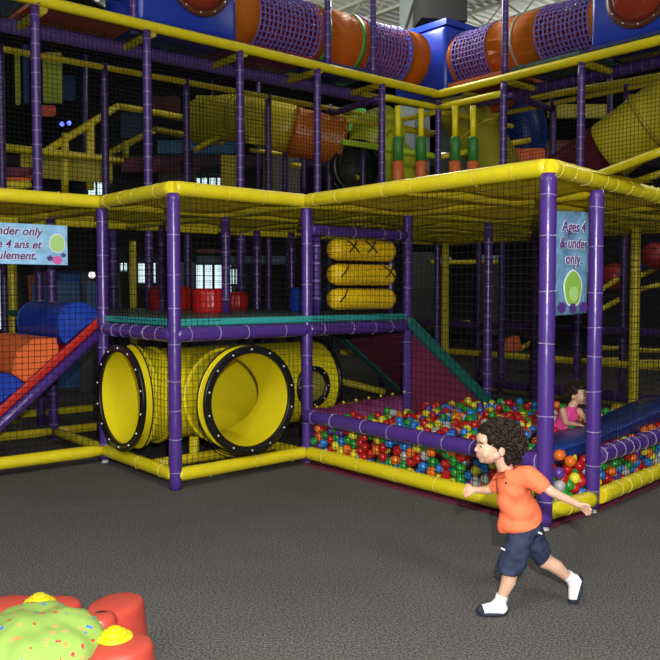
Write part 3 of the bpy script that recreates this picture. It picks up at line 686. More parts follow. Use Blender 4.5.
for p, r, lab in (((3.45, J0, 0), .05, 'slim purple post rising in front of the orange tunnel'), ((4.18, J0+.05, 0), .045, 'slim purple post rising in front of the left net tunnel'), ((I0, 1.68, 0), .05, 'slim purple post rising in front of the right orange tunnel'), ((1.2, J0+.2, 0), .05, 'slim purple post rising left of the blue box'), ((6.3, 1.2, 0), .045, 'slim purple post behind the right net tunnel'), ((.19, J0, 0), .054, 'slim purple post rising at the upper left')):
    bar('upper_post', L(p[0], p[1], 4.8), L(p[0], p[1], 7.2), r, pvr, lab, 'post', g)
bar('padded_rail', L(-1, J0+.5, 5.35), L(1.2, J0+.5, 5.35), .06, pvr, 'ringed purple rail along the top left corner', 'rail', 'purple rails above the gallery')
net(L(-.8, J0+.55, 5.3), L(1.15, 0, 0)-L(-.8, 0, 0), ZZ*1.1, 'purple and black net in the top left corner', m=mat('purple_cord', (.10, .05, .28), .7), r=.006, s=.07)
gnet = lambda a, b, lab, z0=2.42, z1=4.66, s=.055, r=.0032: net(L(*a, z0), L(*b, z0)-L(*a, z0), ZZ*(z1-z0), lab, s=s, r=r, sag=.05, segs=3)
for a, b, lab in ((-.8, .19, 'black net in the big frame left of the first tall post'), (.19, 1.25, 'black net in the big frame between first and second tall posts'), (1.25, 2.3, 'black net in the big frame between second and third tall posts'), (2.3, 3.32, 'black net in the big frame in front of the tube slide'), (3.32, 4.3, 'black net in the big frame in front of the orange tube end')):
    gnet((a, J0+.02), (b, J0+.02), lab)
for a, b, lab in ((1.26, 2.23, 'second black net behind the second tall post'), (2.23, 3.35, 'second black net behind the third tall post')): gnet((a, J1+.02), (b, J1+.02), lab)
for a, b, lab in ((1.69, .655, 'black net in the right wing above the ages sign'), (.655, -.4, 'black net in the right wing in front of the yellow tube'), (-.4, -1.5, 'black net in the right wing at the right edge')):
    gnet((I0+.02, a), (I0+.02, b), lab)
# ------------------------------------------------------------------ net tunnels on the gallery
purc = mat('purple_rope', (.14, .085, .34), .6, bump=.2)
def tunnel_part(t, A, B, r, m, name):
    bm = New(); a_tube(bm, [A, A+(B-A)*.5, B], r, n=36, caps=False); bmesh.ops.solidify(bm, geom=bm.faces[:], thickness=.02); return put(name, bm, m, t)
def rope_tube(t, A, B, r, nl, nr):
    d = (B-A); x, y, z = frame(d); bm = New()
    R_ = lambda s: r*(1-.05*math.sin(PI*s))
    for q in range(nl):
        a0 = 2*PI*q/nl; a_tube(bm, [A+d*s+(x*math.cos(a0)+y*math.sin(a0))*(R_(s)+.008*math.sin(s*40+q*PI)) for s in (k/24 for k in range(25))], .0145, n=5, caps=False)
    for k in range(nr+1):
        s = k/nr; a_tube(bm, [A+d*s+(x*math.cos(a)+y*math.sin(a))*(R_(s)+.008*math.sin(a*nl/2+k*PI)) for a in (2*PI*q/40 for q in range(41))], .0165, n=5, caps=False)
    put('rope_net', bm, purc, t)
    bm = New(); P = []
    for s in (0, .5, 1):
        P.append([bm.verts.new(A+d*s+(Vector((0, 0, -1))*math.cos(a)+d.normalized().cross(ZZ)*math.sin(a))*(R_(s)-.05)) for a in (-2.2+4.4*q/12 for q in range(13))])
    for a, b in zip(P, P[1:]):
        for q in range(12): bm.faces.new((a[q], a[q+1], b[q+1], b[q]))
    bmesh.ops.solidify(bm, geom=bm.faces[:], thickness=.015); put('padded_floor', bm, mat('red_orange_pad', (.36, .03, .015), .5), t)
def band(t, A, d, s, r, m, w=.06):
    bm = New(); a_ring(bm, A+d*s, d, r-.01, r+.012, w, n=36); put('colour_band', bm, m, t)
zc = 5.44; rt = .46
t = thing('crawl_tunnel', L(2.6, 3.2, zc-rt), 'orange tunnel with two purple rope net sections left of the blue corner box', 'tunnel', 'orange and purple crawl tunnels on the gallery')
X = lambda i: L(i-.2, 3.2, zc)
tunnel_part(t, X(2.45), X(2.84), rt, orap, 'end_sleeve'); rope_tube(t, X(2.84), X(3.68), rt, 34, 14); tunnel_part(t, X(3.68), X(4.45), rt, orap, 'middle_sleeve')
rope_tube(t, X(4.45), X(5.12), rt, 34, 12); tunnel_part(t, X(5.12), X(5.45), rt, orap, 'corner_sleeve')
for i in (3.80, 4.32): band(t, X(0), X(1)-X(0), i, rt, grnv)
t = thing('crawl_tunnel', L(5.8, 2, zc-rt), 'orange tunnel with purple rope net sections right of the blue corner box', 'tunnel', 'orange and purple crawl tunnels on the gallery')
X = lambda j: L(5.8, j-.2, zc)
tunnel_part(t, X(3.0), X(2.88), rt, orap, 'corner_sleeve'); rope_tube(t, X(2.88), X(2.36), rt, 34, 10); tunnel_part(t, X(2.36), X(1.62), rt, orap, 'middle_sleeve')
rope_tube(t, X(1.62), X(.93), rt, 34, 12); tunnel_part(t, X(.93), X(.8), rt, orap, 'end_sleeve')
band(t, X(0), X(1)-X(0), 1.96, rt, mat('grey_tape', (.3, .3, .3), .5), .03)
def blue_box(i0, i1, j0, j1, z0, z1, lab, win=None):
    c = (L(i0, j0, z0)+L(i1, j1, z1))/2; t = thing('crawl_box', Vector((c.x, c.y, z0)), lab, 'crawl box', 'blue crawl boxes on the gallery')
    bm = New(); a_box(bm, c, UU*(MOD*abs(i1-i0)/2), WW*(MOD*abs(j1-j0)/2), ZZ*((z1-z0)/2), bev=.09); o = put('box_shell', bm, blup, t)
    md = o.modifiers.new('e', 'EDGE_SPLIT'); md.split_angle = math.radians(40)
    if win:
        wc, ax, r = win
        bm = New(); a_ring(bm, wc, ax, r*.86, r*1.06, .06, n=40); f = put('dome_flange', bm, mat('brown_plastic_rim', (.10, .03, .015), .3), t)
        bm = New(); a_ball(bm, wc, r*.87, sc=(1, 1, .5), rot=along(wc, wc+ax).to_quaternion(), u=32, v=16); put('dome_window', bm, mat('orange_smoke_dome', (.30, .035, .008), .08, .6, alpha=.85), f)
        x, y, z = frame(ax)
        for q in range(12):
            a = 2*PI*q/12; bm = New(); a_ball(bm, wc+ax*.035+(x*math.cos(a)+y*math.sin(a))*r*.96, .016, u=8, v=6); put('bolt', bm, bolt_m, f)
blue_box(1.20, 2.34, 2.83, 3.6, 4.93, 6.15, 'blue plastic crawl box with an orange dome at the top left', (L(1.87, 2.82, 5.62), -WW, .44))
blue_box(5.42, 6.25, 2.75, 3.7, 4.85, 5.98, 'blue plastic corner box between the two orange tunnels')
bm = New(); c = L(5.83, 3.22, 6.0)
o = tag(put('box_lid', (lambda b: (a_prism(b, [L(5.42, 2.75, 5.97), L(6.25, 2.75, 5.97), L(6.25, 3.7, 5.97), L(5.42, 3.7, 5.97)], ZZ*.1), b)[1])(bm), blup, loc=c, smooth=False), 'flat blue lid on top of the corner box', 'lid')
blue_box(5.42, 6.2, -.9, .68, 4.93, 6.15, 'blue plastic crawl box with a dark orange dome at the top right', (L(5.41, .09, 5.56), -UU, .46))
# ------------------------------------------------------------------ hanging foam bags
for k, (x, lab) in enumerate(((398, 'leftmost hanging green and orange foam bag'), (421, 'hanging green and orange foam bag just left of the inner corner post'), (455, 'hanging green and orange foam bag just right of the inner corner post'), (473, 'rightmost hanging green and orange foam bag'))):
    Y = 11.35 if k != 1 else 11.6; tp = at(x, 106+(3 if k == 1 else 0), Y); a = at(x, 137, Y); b = at(x, 161, Y); c = at(x, 192, Y); t = thing('hanging_bag', tp, lab, 'hanging bag', 'hanging foam bags')
    bm = New(); a_tube(bm, [tp, a], .042, n=14); put('strap_sleeve', bm, yv, t)
    bm = New(); a_tube(bm, [a, a-ZZ*.02, b], .07, n=18, rs=[.05, .072, .072]); put('upper_sleeve', bm, mat('dark_green_vinyl', (.03, .17, .03), .5), t)
    bm = New(); a_tube(bm, [b, b-ZZ*.01, c], .075, n=18, rs=[.06, .078, .078]); put('lower_sleeve', bm, mat('dull_orange_vinyl', (.50, .11, .025), .5), t)
# ------------------------------------------------------------------ deeper parts of the big frame
def bb(x0, y0, x1, y1, Y0, Y1, r, m, lab, cat='rail', g='yellow rails deep inside the big frame', name='padded_rail'):
    return bar(name, at(x0, y0, Y0), at(x1, y1, Y1), r, m, lab, cat, g)
bb(-20, 145, 122, 161, 10.4, 12.5, .055, yvr, 'yellow gallery rail running in from the left edge')
bb(45, 152, 118, 106, 13, 14, .06, yvr, 'yellow handrail sloping up to the second-row post')
bb(118, 106, 250, 130, 14, 15.5, .06, yvr, 'yellow handrail running right from the top of the slope')
bb(155, 129, 222, 143, 15, 16.5, .06, yvr, 'lower yellow handrail behind the second tall post')
bb(65, 133, 65, 194, 13.2, 13.2, .06, yvr, 'left yellow upright below the sloping handrail')
bb(90, 122, 90, 190, 13.6, 13.6, .07, yvr, 'right yellow upright below the sloping handrail')
bb(126, 141, 126, 158, 15, 15, .06, yvr, 'short yellow upright beside the second tall post')
bb(100, 158, 155, 130, 15, 15.5, .06, yvr, 'yellow bar sloping up toward the second tall post')
bb(195, 150, 240, 126, 14, 15, .05, yvr, 'thin yellow bar sloping up left of the tube slide')
bb(248, 141, 312, 149, 13.5, 14.5, .05, yvr, 'yellow bar under the tube slide, upper')
bb(250, 150, 300, 156, 14.5, 15, .045, yvr, 'yellow bar under the tube slide, middle')
bb(290, 165, 306, 167, 15, 15, .05, yvr, 'short yellow bar under the tube slide, lower')
bb(342, 142, 440, 157, 13, 14, .05, limep, 'lime green rail right of the orange tube end', g='lime green rails deep inside')
bb(440, 157, 530, 140, 14, 14.5, .05, yvr, 'yellow rail deep behind the hanging bags')
bb(355, 178, 400, 168, 14, 15, .06, yvr, 'short yellow bar below the lime dome')
bb(532, 98, 665, 76, 14.5, 12.2, .06, yv, 'yellow handrail behind the right wing, upper')
bb(525, 106, 527, 160, 15, 15, .06, yvr, 'yellow upright left of the right second-row post')
bb(585, 180, 665, 150, 11.5, 10.5, .06, yv, 'yellow rail under the yellow tube at the right edge')
bb(600, 194, 665, 172, 12.5, 11.5, .05, yvr, 'lower yellow rail under the yellow tube at the right edge')
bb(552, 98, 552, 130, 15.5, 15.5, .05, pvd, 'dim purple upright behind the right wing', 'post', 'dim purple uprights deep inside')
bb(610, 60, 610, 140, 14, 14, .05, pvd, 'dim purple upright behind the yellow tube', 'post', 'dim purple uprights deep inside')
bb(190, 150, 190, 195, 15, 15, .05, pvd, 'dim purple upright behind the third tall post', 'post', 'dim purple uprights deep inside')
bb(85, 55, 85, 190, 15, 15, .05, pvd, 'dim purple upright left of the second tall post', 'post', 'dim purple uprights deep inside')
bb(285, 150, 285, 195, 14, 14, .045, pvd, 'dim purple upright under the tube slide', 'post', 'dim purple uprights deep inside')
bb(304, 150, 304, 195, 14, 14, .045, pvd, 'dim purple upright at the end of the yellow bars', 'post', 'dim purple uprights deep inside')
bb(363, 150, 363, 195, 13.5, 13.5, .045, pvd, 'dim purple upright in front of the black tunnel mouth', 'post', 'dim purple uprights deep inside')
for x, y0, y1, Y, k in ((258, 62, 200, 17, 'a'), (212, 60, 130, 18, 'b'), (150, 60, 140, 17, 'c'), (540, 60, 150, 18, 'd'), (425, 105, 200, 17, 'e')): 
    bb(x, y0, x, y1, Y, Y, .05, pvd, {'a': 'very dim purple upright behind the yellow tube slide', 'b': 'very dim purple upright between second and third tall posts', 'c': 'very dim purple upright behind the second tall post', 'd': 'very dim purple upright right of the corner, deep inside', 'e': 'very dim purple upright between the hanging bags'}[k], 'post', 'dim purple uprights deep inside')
def panel(x0, y0, x1, y1, Y, m, lab, cat='panel', name='partition', th=.06, g=None, sk=0):
    a = at(x0, y0, Y); b = at(x1, y1, Y); d = Vector((0, th, 0)); bm = New()
    a_prism(bm, [Vector((a.x, Y, a.z)), Vector((b.x, Y, a.z-sk)), Vector((b.x, Y, b.z-sk)), Vector((a.x, Y, b.z))], d)
    es = bm.edges[:]; bmesh.ops.bevel(bm, geom=es, offset=.02, segments=2, affect='EDGES')
    return tag(put(name, bm, m, loc=((a.x+b.x)/2, Y, min(a.z, b.z)), smooth=False), lab, cat, g)
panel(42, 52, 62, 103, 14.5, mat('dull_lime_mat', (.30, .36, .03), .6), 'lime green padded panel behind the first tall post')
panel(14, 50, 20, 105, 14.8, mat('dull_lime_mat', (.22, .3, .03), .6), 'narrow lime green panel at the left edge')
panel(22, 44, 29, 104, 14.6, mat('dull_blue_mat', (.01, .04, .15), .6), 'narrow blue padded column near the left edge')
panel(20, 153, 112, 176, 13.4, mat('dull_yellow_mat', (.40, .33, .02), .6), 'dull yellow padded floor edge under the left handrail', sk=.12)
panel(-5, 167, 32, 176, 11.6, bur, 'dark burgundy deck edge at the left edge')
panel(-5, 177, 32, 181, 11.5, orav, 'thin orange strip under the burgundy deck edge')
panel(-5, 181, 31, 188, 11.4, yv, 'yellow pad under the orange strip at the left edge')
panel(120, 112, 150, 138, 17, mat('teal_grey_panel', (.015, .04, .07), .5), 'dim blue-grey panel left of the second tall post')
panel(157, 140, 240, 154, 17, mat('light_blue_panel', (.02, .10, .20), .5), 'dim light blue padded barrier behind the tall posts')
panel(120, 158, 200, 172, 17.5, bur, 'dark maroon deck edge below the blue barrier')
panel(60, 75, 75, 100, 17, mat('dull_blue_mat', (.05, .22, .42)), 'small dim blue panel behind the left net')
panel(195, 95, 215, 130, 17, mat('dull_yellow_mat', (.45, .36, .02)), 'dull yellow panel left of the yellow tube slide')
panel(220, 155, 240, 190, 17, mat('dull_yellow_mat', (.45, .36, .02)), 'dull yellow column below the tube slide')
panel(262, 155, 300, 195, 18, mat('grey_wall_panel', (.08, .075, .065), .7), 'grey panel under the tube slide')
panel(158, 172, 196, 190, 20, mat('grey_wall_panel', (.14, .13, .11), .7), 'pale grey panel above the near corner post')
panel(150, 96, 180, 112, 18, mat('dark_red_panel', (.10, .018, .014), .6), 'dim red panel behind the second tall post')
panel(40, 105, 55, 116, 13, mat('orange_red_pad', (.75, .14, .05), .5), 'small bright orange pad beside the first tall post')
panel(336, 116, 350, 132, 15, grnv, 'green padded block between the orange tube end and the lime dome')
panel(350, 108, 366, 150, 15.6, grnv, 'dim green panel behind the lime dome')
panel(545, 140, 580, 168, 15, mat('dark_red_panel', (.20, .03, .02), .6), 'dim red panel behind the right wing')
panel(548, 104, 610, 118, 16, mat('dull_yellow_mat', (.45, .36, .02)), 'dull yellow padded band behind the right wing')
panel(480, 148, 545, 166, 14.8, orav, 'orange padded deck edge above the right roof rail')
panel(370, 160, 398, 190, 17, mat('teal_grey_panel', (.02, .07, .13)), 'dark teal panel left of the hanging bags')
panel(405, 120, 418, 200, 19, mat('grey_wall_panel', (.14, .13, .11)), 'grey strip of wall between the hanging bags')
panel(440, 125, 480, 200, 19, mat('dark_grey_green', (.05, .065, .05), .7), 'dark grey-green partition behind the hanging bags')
# round tube slides
def tube_thing(pts, r, m, lab, parts=(), ribs=(), name='tube_slide', seg='tube_section'):
    P = [at(*p) for p in pts]; Q = []
    for k in range(len(P)-1):                      # Catmull-Rom
        p0, p1, p2, p3 = P[max(k-1, 0)], P[k], P[k+1], P[min(k+2, len(P)-1)]
        for q in range(8):
            s = q/8; Q.append(.5*((2*p1)+(p2-p0)*s+(2*p0-5*p1+4*p2-p3)*s*s+(3*p1-p0-3*p2+p3)*s**3))
    Q.append(P[-1]); n = len(Q); t = thing(name, Q[0], lab, 'slide'); cuts = [0]+[int(c*(n-1)) for c, _ in parts]+[n-1]; ms = [m]+[q for _, q in parts]
    for a, b, mm in zip(cuts, cuts[1:], ms):
        bm = New(); a_tube(bm, Q[a:b+1], r, n=28, caps=False); bmesh.ops.solidify(bm, geom=bm.faces[:], thickness=.02); put(seg, bm, mm, t)
    for c in ribs:
        k = int(c*(n-2)); bm = New(); a_ring(bm, Q[k], Q[k+1]-Q[k], r-.01, r+.035, .05, n=32); put('joint_flange', bm, mat('dull_yellow_flange', (.42, .34, .02), .4), t)
    return t, Q
tp = mat('yellow_tube_plastic', (.82, .72, .05), .3)
t, Q = tube_thing([(200, 122, 15), (235, 118, 14.5), (270, 124, 14), (305, 134, 14), (345, 143, 14)], .40, tp, 'yellow tube slide with an orange end behind the third tall post', parts=((.68, mat('dim_orange_tube', (.78, .27, .04), .3)),), ribs=(.33,))
c = at(254, 109, 13.95); bm = New(); a_ring(bm, c, Vector((0, -1, .1)), .085, .125, .03, n=24); put('porthole_ring', bm, mat('dark_green_ring', (.05, .07, .03), .5), t)
t, Q = tube_thing([(390, 128, 14.6), (372, 138, 14.4), (392, 162, 14.6), (410, 185, 15)], .40, mat('lime_tube_plastic', (.78, .88, .06), .3), 'lime yellow curved tube slide left of the corner post', ribs=(.4,))
bm = New(); c = at(357, 168, 13.9); x = Vector((1, 0, 0)); a_ring(bm, c, Vector((.35, -1, 0)), .36, .46, .2, n=32)
t = thing('tunnel_mouth', c, 'black round tunnel mouth left of the lime tube', 'tunnel mouth'); put('mouth_rim', bm, blkp, t)
bm = New(); bmesh.ops.create_cone(bm, cap_ends=True, segments=32, radius1=.38, radius2=.38, depth=.3, matrix=Matrix.Translation(c+Vector((0, .25, 0))) @ along(c, c+Vector((.35, -1, 0))).to_4x4()); put('mouth_barrel', bm, mat('very_dark_green', (.012, .02, .012), .6), t)
t, Q = tube_thing([(705, 86, 11.4), (655, 118, 11.8), (610, 150, 12.2), (560, 184, 12.8), (520, 205, 13.2)], .44, tp, 'big pale yellow tube slide with a burgundy lower end at the upper right', parts=((.52, mat('burgundy_tube', (.20, .02, .05), .35)),), ribs=(.3,))
t, Q = tube_thing([(455, 95, 14.6), (470, 125, 14.6), (490, 155, 14.4), (500, 185, 14.2)], .42, mat('olive_yellow_tube', (.50, .46, .03), .4), 'olive yellow tube slide behind the post right of the hanging bags', ribs=(.5,))
t, Q = tube_thing([(500, 95, 15.4), (520, 112, 15.2), (527, 140, 15.2), (520, 165, 15.4)], .38, mat('blue_tube_plastic', (.015, .07, .36), .35), 'blue spiral tube slide deep behind the right wing', parts=((.0, mat('orange_tube_end', (.70, .15, .02), .35)), (.3, mat('blue_tube_plastic', BLU)),))
# ------------------------------------------------------------------ lower back: rails beyond the pit
g = 'rails beyond the ball pit, low in the dark'
def lr(j0, j1, i, z, r, m, lab): bar('padded_rail', L(i, j0, z), L(i, j1, z), r, m, lab, 'rail', g)
lr(3.4, -1.6, 5.27, 1.04, .055, pvd, 'dark purple rail crossing behind the pit at waist height')
lr(3.0, -1.6, 5.5, .56, .05, yvr, 'yellow rail crossing behind the pit, upper')
lr(2.2, -1.6, 5.27, .10, .06, yvr, 'yellow base rail of the big frame behind the pit')
lr(1.8, -1.6, 4.9, .22, .07, pvd, 'dark purple low beam behind the pit, in front of the yellow base rail')
bar('padded_rail', L(3.1, -1.1, .42), L(3.1, -1.75, .42), .07, yv, 'short bright yellow pad at the back corner of the pit', 'rail', g)
for k, (x0, y0, x1, y1, Y0, Y1, lab) in enumerate(((500, 360, 536, 340, 14, 14.5, 'yellow stair rail sloping up below the orange pad'), (598, 292, 622, 276, 14, 14.5, 'yellow stair rail sloping left of the thick yellow post'), (636, 278, 668, 262, 14.5, 15, 'yellow stair rail sloping right of the thick yellow post'),
       (598, 311, 624, 297, 14, 14.5, 'lower yellow stair rail left of the thick yellow post'), (636, 290, 668, 283, 15, 15, 'yellow rail right of the thick yellow post'), (430, 262, 500, 262, 16, 16, 'thin yellow rail far behind the slide, upper'), (425, 327, 470, 322, 16, 16, 'thin yellow rail far behind the slide, lower'),
       (598, 348, 622, 348, 15, 15, 'dim yellow rail behind the sign post, upper'), (598, 360, 622, 360, 14.6, 14.6, 'dim yellow rail behind the sign post, lower'), (634, 350, 668, 351, 15, 15, 'dim yellow rail right of the thick post, upper'), (634, 362, 668, 362, 14.6, 14.6, 'dim yellow rail right of the thick post, lower'),
       (340, 352, 380, 356, 12, 12, 'yellow rail in the dark under the deck, upper'), (335, 380, 385, 392, 11, 11, 'yellow rail in the dark under the deck, lower'))):
    bb(x0, y0, x1, y1, Y0, Y1, .045, yvr, lab, g='dim yellow rails and stair rails low behind')
for x, y, Y, r, m, lab in ((614, 277, 14.6, .24, 'red', 'big dim red ball left of the thick yellow post'), (655, 256, 14.6, .24, 'red', 'big dim red ball right of the thick yellow post'), (640, 263, 15, .16, 'blue', 'dim blue ball between the two big red balls'), (598, 288, 15, .15, 'blue', 'dim blue ball beside the sign post')):
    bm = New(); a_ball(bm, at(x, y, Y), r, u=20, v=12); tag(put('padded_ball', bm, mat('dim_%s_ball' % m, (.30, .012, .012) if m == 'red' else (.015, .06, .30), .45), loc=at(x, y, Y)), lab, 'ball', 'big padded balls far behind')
bm = New(); c = at(509, 345, 13.5); a_box(bm, c, Vector((.17, 0, .05)), Vector((0, .15, 0)), Vector((-.03, 0, .12)), bev=.05); tag(put('foam_block', bm, orav, loc=c), 'orange foam block on the floor far behind the slide', 'foam block')
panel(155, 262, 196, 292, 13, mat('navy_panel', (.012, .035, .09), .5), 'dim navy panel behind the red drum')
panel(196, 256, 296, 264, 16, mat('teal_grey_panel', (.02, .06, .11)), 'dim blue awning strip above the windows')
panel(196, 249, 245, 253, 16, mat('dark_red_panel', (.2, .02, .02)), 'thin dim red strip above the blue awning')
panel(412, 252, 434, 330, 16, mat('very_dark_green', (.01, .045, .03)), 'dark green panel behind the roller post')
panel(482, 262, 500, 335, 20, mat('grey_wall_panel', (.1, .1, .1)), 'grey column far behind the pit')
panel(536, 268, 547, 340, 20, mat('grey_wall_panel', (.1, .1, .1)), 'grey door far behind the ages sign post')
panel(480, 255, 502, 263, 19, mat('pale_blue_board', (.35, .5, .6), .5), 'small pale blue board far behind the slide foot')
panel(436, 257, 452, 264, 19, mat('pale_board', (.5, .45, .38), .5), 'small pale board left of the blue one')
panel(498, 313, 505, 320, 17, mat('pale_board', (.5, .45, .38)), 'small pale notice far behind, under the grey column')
# arcade machines at the left
for x, Y, m, lab in ((61, 13.5, 'blue', 'dim blue arcade machine behind the wide sign'), (42, 14.5, 'orange', 'dim orange arcade machine behind the ramp'), (98, 12.8, 'grey', 'grey leaning arcade machine behind the ramp-top post')):
    c = at(x, 300, Y); c.z = 0; t = thing('arcade_machine', c, lab, 'arcade machine', None); colr = {'blue': (.02, .08, .25), 'orange': (.35, .07, .02), 'grey': (.05, .05, .05)}[m]
    bm = New(); P = [Vector((c.x-.3, c.y, z))+Vector((0, y, 0)) for y, z in ((0, 0), (0, .9), (-.15, 1.0), (.25, 1.25), (.15, 1.85), (.7, 1.9), (.7, 0))]; a_prism(bm, P, Vector((.6, 0, 0))); put('cabinet', bm, mat('arcade_%s' % m, colr, .4), t, smooth=False)
    bm = New(); a_box(bm, c+Vector((0, .19, 1.5)), Vector((.24, 0, 0)), Vector((0, .02, .0)), Vector((0, -.05, .22))); put('screen', bm, mat('arcade_screen', (.02, .03, .05), .1, emit=(.1, .2, .35), estr=.12), t, smooth=False)
    bm = New(); a_box(bm, c+Vector((0, .12, 1.0)), Vector((.26, 0, 0)), Vector((0, .12, .06)), ZZ*.02); put('control_panel', bm, mat('arcade_controls', (.2, .2, .2), .4), t, smooth=False)
bm = New(); c = at(92, 275, 12.3); a_ball(bm, c, .05, u=16, v=10); tag(put('lamp_globe', bm, mat('lamp_glow', (.9, .9, .8), .4, emit=(1, .98, .9), estr=1), loc=c), 'small round white lamp behind the ramp-top post', 'lamp')
for x, y, Y, col, lab in ((62, 124, 17, (.08, .12, 1), 'left one of two small blue lights'), (69, 123, 17, (.08, .12, 1), 'right one of two small blue lights')):
    bm = New(); c = at(x, y, Y); a_ball(bm, c, .045, u=12, v=8); tag(put('indicator_light', bm, mat('blue_glow', (.1, .1, .8), .4, emit=col, estr=3), loc=c), lab, 'light', 'small blue lights')
for x, y, Y, lab in ((434, 156, 18, 'left one of two small white lamps between the bags'), (444, 155, 18.5, 'right one of two small white lamps between the bags'), (535, 127, 19, 'white lamp above the blue spiral tube')):
    bm = New(); c = at(x, y, Y); a_ball(bm, c, .09, sc=(1.4, 1, .6), u=14, v=8); tag(put('lamp_globe', bm, mat('lamp_glow', (.9, .9, .8)), loc=c), lab, 'lamp', 'small white lamps deep inside')
# dark sound panel under the roof
bm = New(); a_box(bm, at(440, -6, 15.5), Vector((.42, .1, 0)), Vector((-.05, .3, 0)), ZZ*.55); tag(put('hanging_speaker', bm, mat('black_grille', (.012, .012, .012), .7, bump=.4, bscale=60), loc=at(434, -6, 15.5), smooth=False), 'black box hanging under the roof above the blue corner box', 'speaker')
bb(404, 35, 418, -10, 16, 17, .03, mat('dark_steel', (.05, .05, .05), .5), 'thin dark hanger under the roof', 'hanger', 'roof hangers')

# added dark sheet, hides the pale ceiling and darkens the far background
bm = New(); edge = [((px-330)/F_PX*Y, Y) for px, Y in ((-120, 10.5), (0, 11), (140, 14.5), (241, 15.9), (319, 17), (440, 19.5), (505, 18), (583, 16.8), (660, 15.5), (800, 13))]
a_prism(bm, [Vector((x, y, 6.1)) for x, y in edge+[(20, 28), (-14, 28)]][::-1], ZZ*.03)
tag(put('added_dark_sheet', bm, mat('dark_sheet_tone', (.03, .032, .027), .8), loc=(0, 20, 6.1), smooth=False), 'added dark sheet hiding the pale ceiling behind the far climbing frame', 'added dark sheet')
# ------------------------------------------------------------------ signs
def textmesh(s, size, shear=.25, off=.0, ext=.0):
    cu = bpy.data.curves.new('t', 'FONT'); cu.body = s; cu.size = size; cu.shear = shear; cu.offset = off; cu.extrude = ext; cu.align_x = 'CENTER'; cu.align_y = 'CENTER'
    o = bpy.data.objects.new('t', cu); COL.objects.link(o); me = evaluated(o); bpy.data.objects.remove(o); return me
sky = mat('sign_pale_blue', (.30, .58, .86), .4, var=.25, vscale=9)
lett = mat('sign_purple_letters', (.09, .03, .22), .5); white = mat('sign_white', (.8, .8, .82), .5)
sgreen = mat('sign_green', (.26, .50, .08), .5); sgl = mat('sign_light_green', (.42, .66, .22), .5); spink = mat('sign_pink', (.75, .12, .40), .5)
def sign_frame(o, c):
    return Matrix((UU, ZZ, -WW)).transposed().to_4x4()
def add_text(t, c, s, size, dx, dy, **k):
    rot = Matrix((UU, ZZ, -WW)).transposed().to_euler()
    for nm, off, m, dz in (('letter_outline', .0060*size/.1, white, .0075), ('lettering', .0022*size/.1, lett, .0095)):
        me = textmesh(s, size, off=off, ext=.0008, **k); me.materials.clear(); me.materials.append(m); o = bpy.data.objects.new(nm, me); COL.objects.link(o); o.parent = t
        o.rotation_euler = rot; o.location = c+UU*dx+ZZ*dy-WW*dz-t.location
def blob(t, c, dx, dy, rx, ry, m, name, dz=.008, n=28, amp=0, fr=5):
    bm = New(); P = [c+UU*(dx+rx*math.cos(a)*(1+amp*math.sin(a*fr)))+ZZ*(dy+ry*math.sin(a)*(1+amp*math.sin(a*fr)))-WW*dz for a in (2*PI*q/n for q in range(n))]
    a_prism(bm, P, WW*.003); put(name, bm, m, t, smooth=False)
# wide sign on the left
zl = 1.98; cl = L(-.60, 1, zl)-WW*.10; t = thing('hanging_sign', cl, 'wide pale blue sign with purple lettering hanging on the net at the left', 'sign')
wl = .385
bm = New(); a_box(bm, cl, UU*wl, ZZ*.172, WW*.005, bev=.004); put('sign_board', bm, sky, t, smooth=False)
add_text(t, cl, 'under only', .098, -.06, .105); add_text(t, cl, 'de 4 ans et', .095, -.065, -.005); add_text(t, cl, 'seulement.', .095, -.10, -.10)
blob(t, cl, .292, .015, .072, .082, white, 'white_outline', .0075); blob(t, cl, .292, .015, .064, .074, sgl, 'green_patch', .009)
blob(t, cl, .29, -.13, .042, .036, spink, 'pink_patch', .009); blob(t, cl, .225, -.115, .026, .022, lett, 'purple_patch', .0095, amp=.2)
blob(t, cl, .345, -.085, .022, .016, lett, 'purple_patch', .0115, amp=.2)
for sx in (-1, 1):
    for sz in (-1, 1): blob(t, cl, sx*(wl-.02), sz*.152, .008, .008, bolt_m, 'grommet', .008)
# tall sign between the right posts
cr = L(1.17, -1.98, 1.765)-WW*.045; t = thing('hanging_sign', cr, 'tall pale blue ages sign hanging between two purple posts', 'sign')
bm = New(); n = 10; V = [[bm.verts.new(cr+UU*(.198*(a/n*2-1))+ZZ*(.345*(b/n*2-1)+.012*(a/n))+WW*(.012*math.sin(a*.9)*math.cos(b*.5))) for b in range(n+1)] for a in range(n+1)]
for a in range(n):
    for b in range(n): bm.faces.new((V[a][b], V[a+1][b], V[a+1][b+1], V[a][b+1]))
bmesh.ops.solidify(bm, geom=bm.faces[:], thickness=.004); put('banner_sheet', bm, sky, t)
crf = cr-WW*.012
add_text(t, crf, 'Ages 4', .098, 0, .245, shear=.1); add_text(t, crf, '& under', .096, 0, .135, shear=.1); add_text(t, crf, 'only.', .098, 0, .03, shear=.1)
blob(t, crf, .0, -.165, .105, .125, white, 'white_outline', .0075, amp=.03); blob(t, crf, 0, -.165, .095, .115, sgreen, 'green_patch', .009, amp=.03); blob(t, crf, .01, -.20, .05, .05, sgl, 'light_green_patch', .011)
for dx, dy, r in ((-.125, -.29, .045), (.125, -.29, .045), (0, -.295, .04)): blob(t, crf, dx, dy, r, r*.8, lett, 'purple_patch', .0095, amp=.12, fr=7)
for sx in (-1, 1):
    bm = New(); a_tube(bm, [cr+UU*sx*.19+ZZ*.33, cr+UU*sx*.24+ZZ*.36+WW*.05], .003, n=4); put('hanging_cord', bm, blk, t)
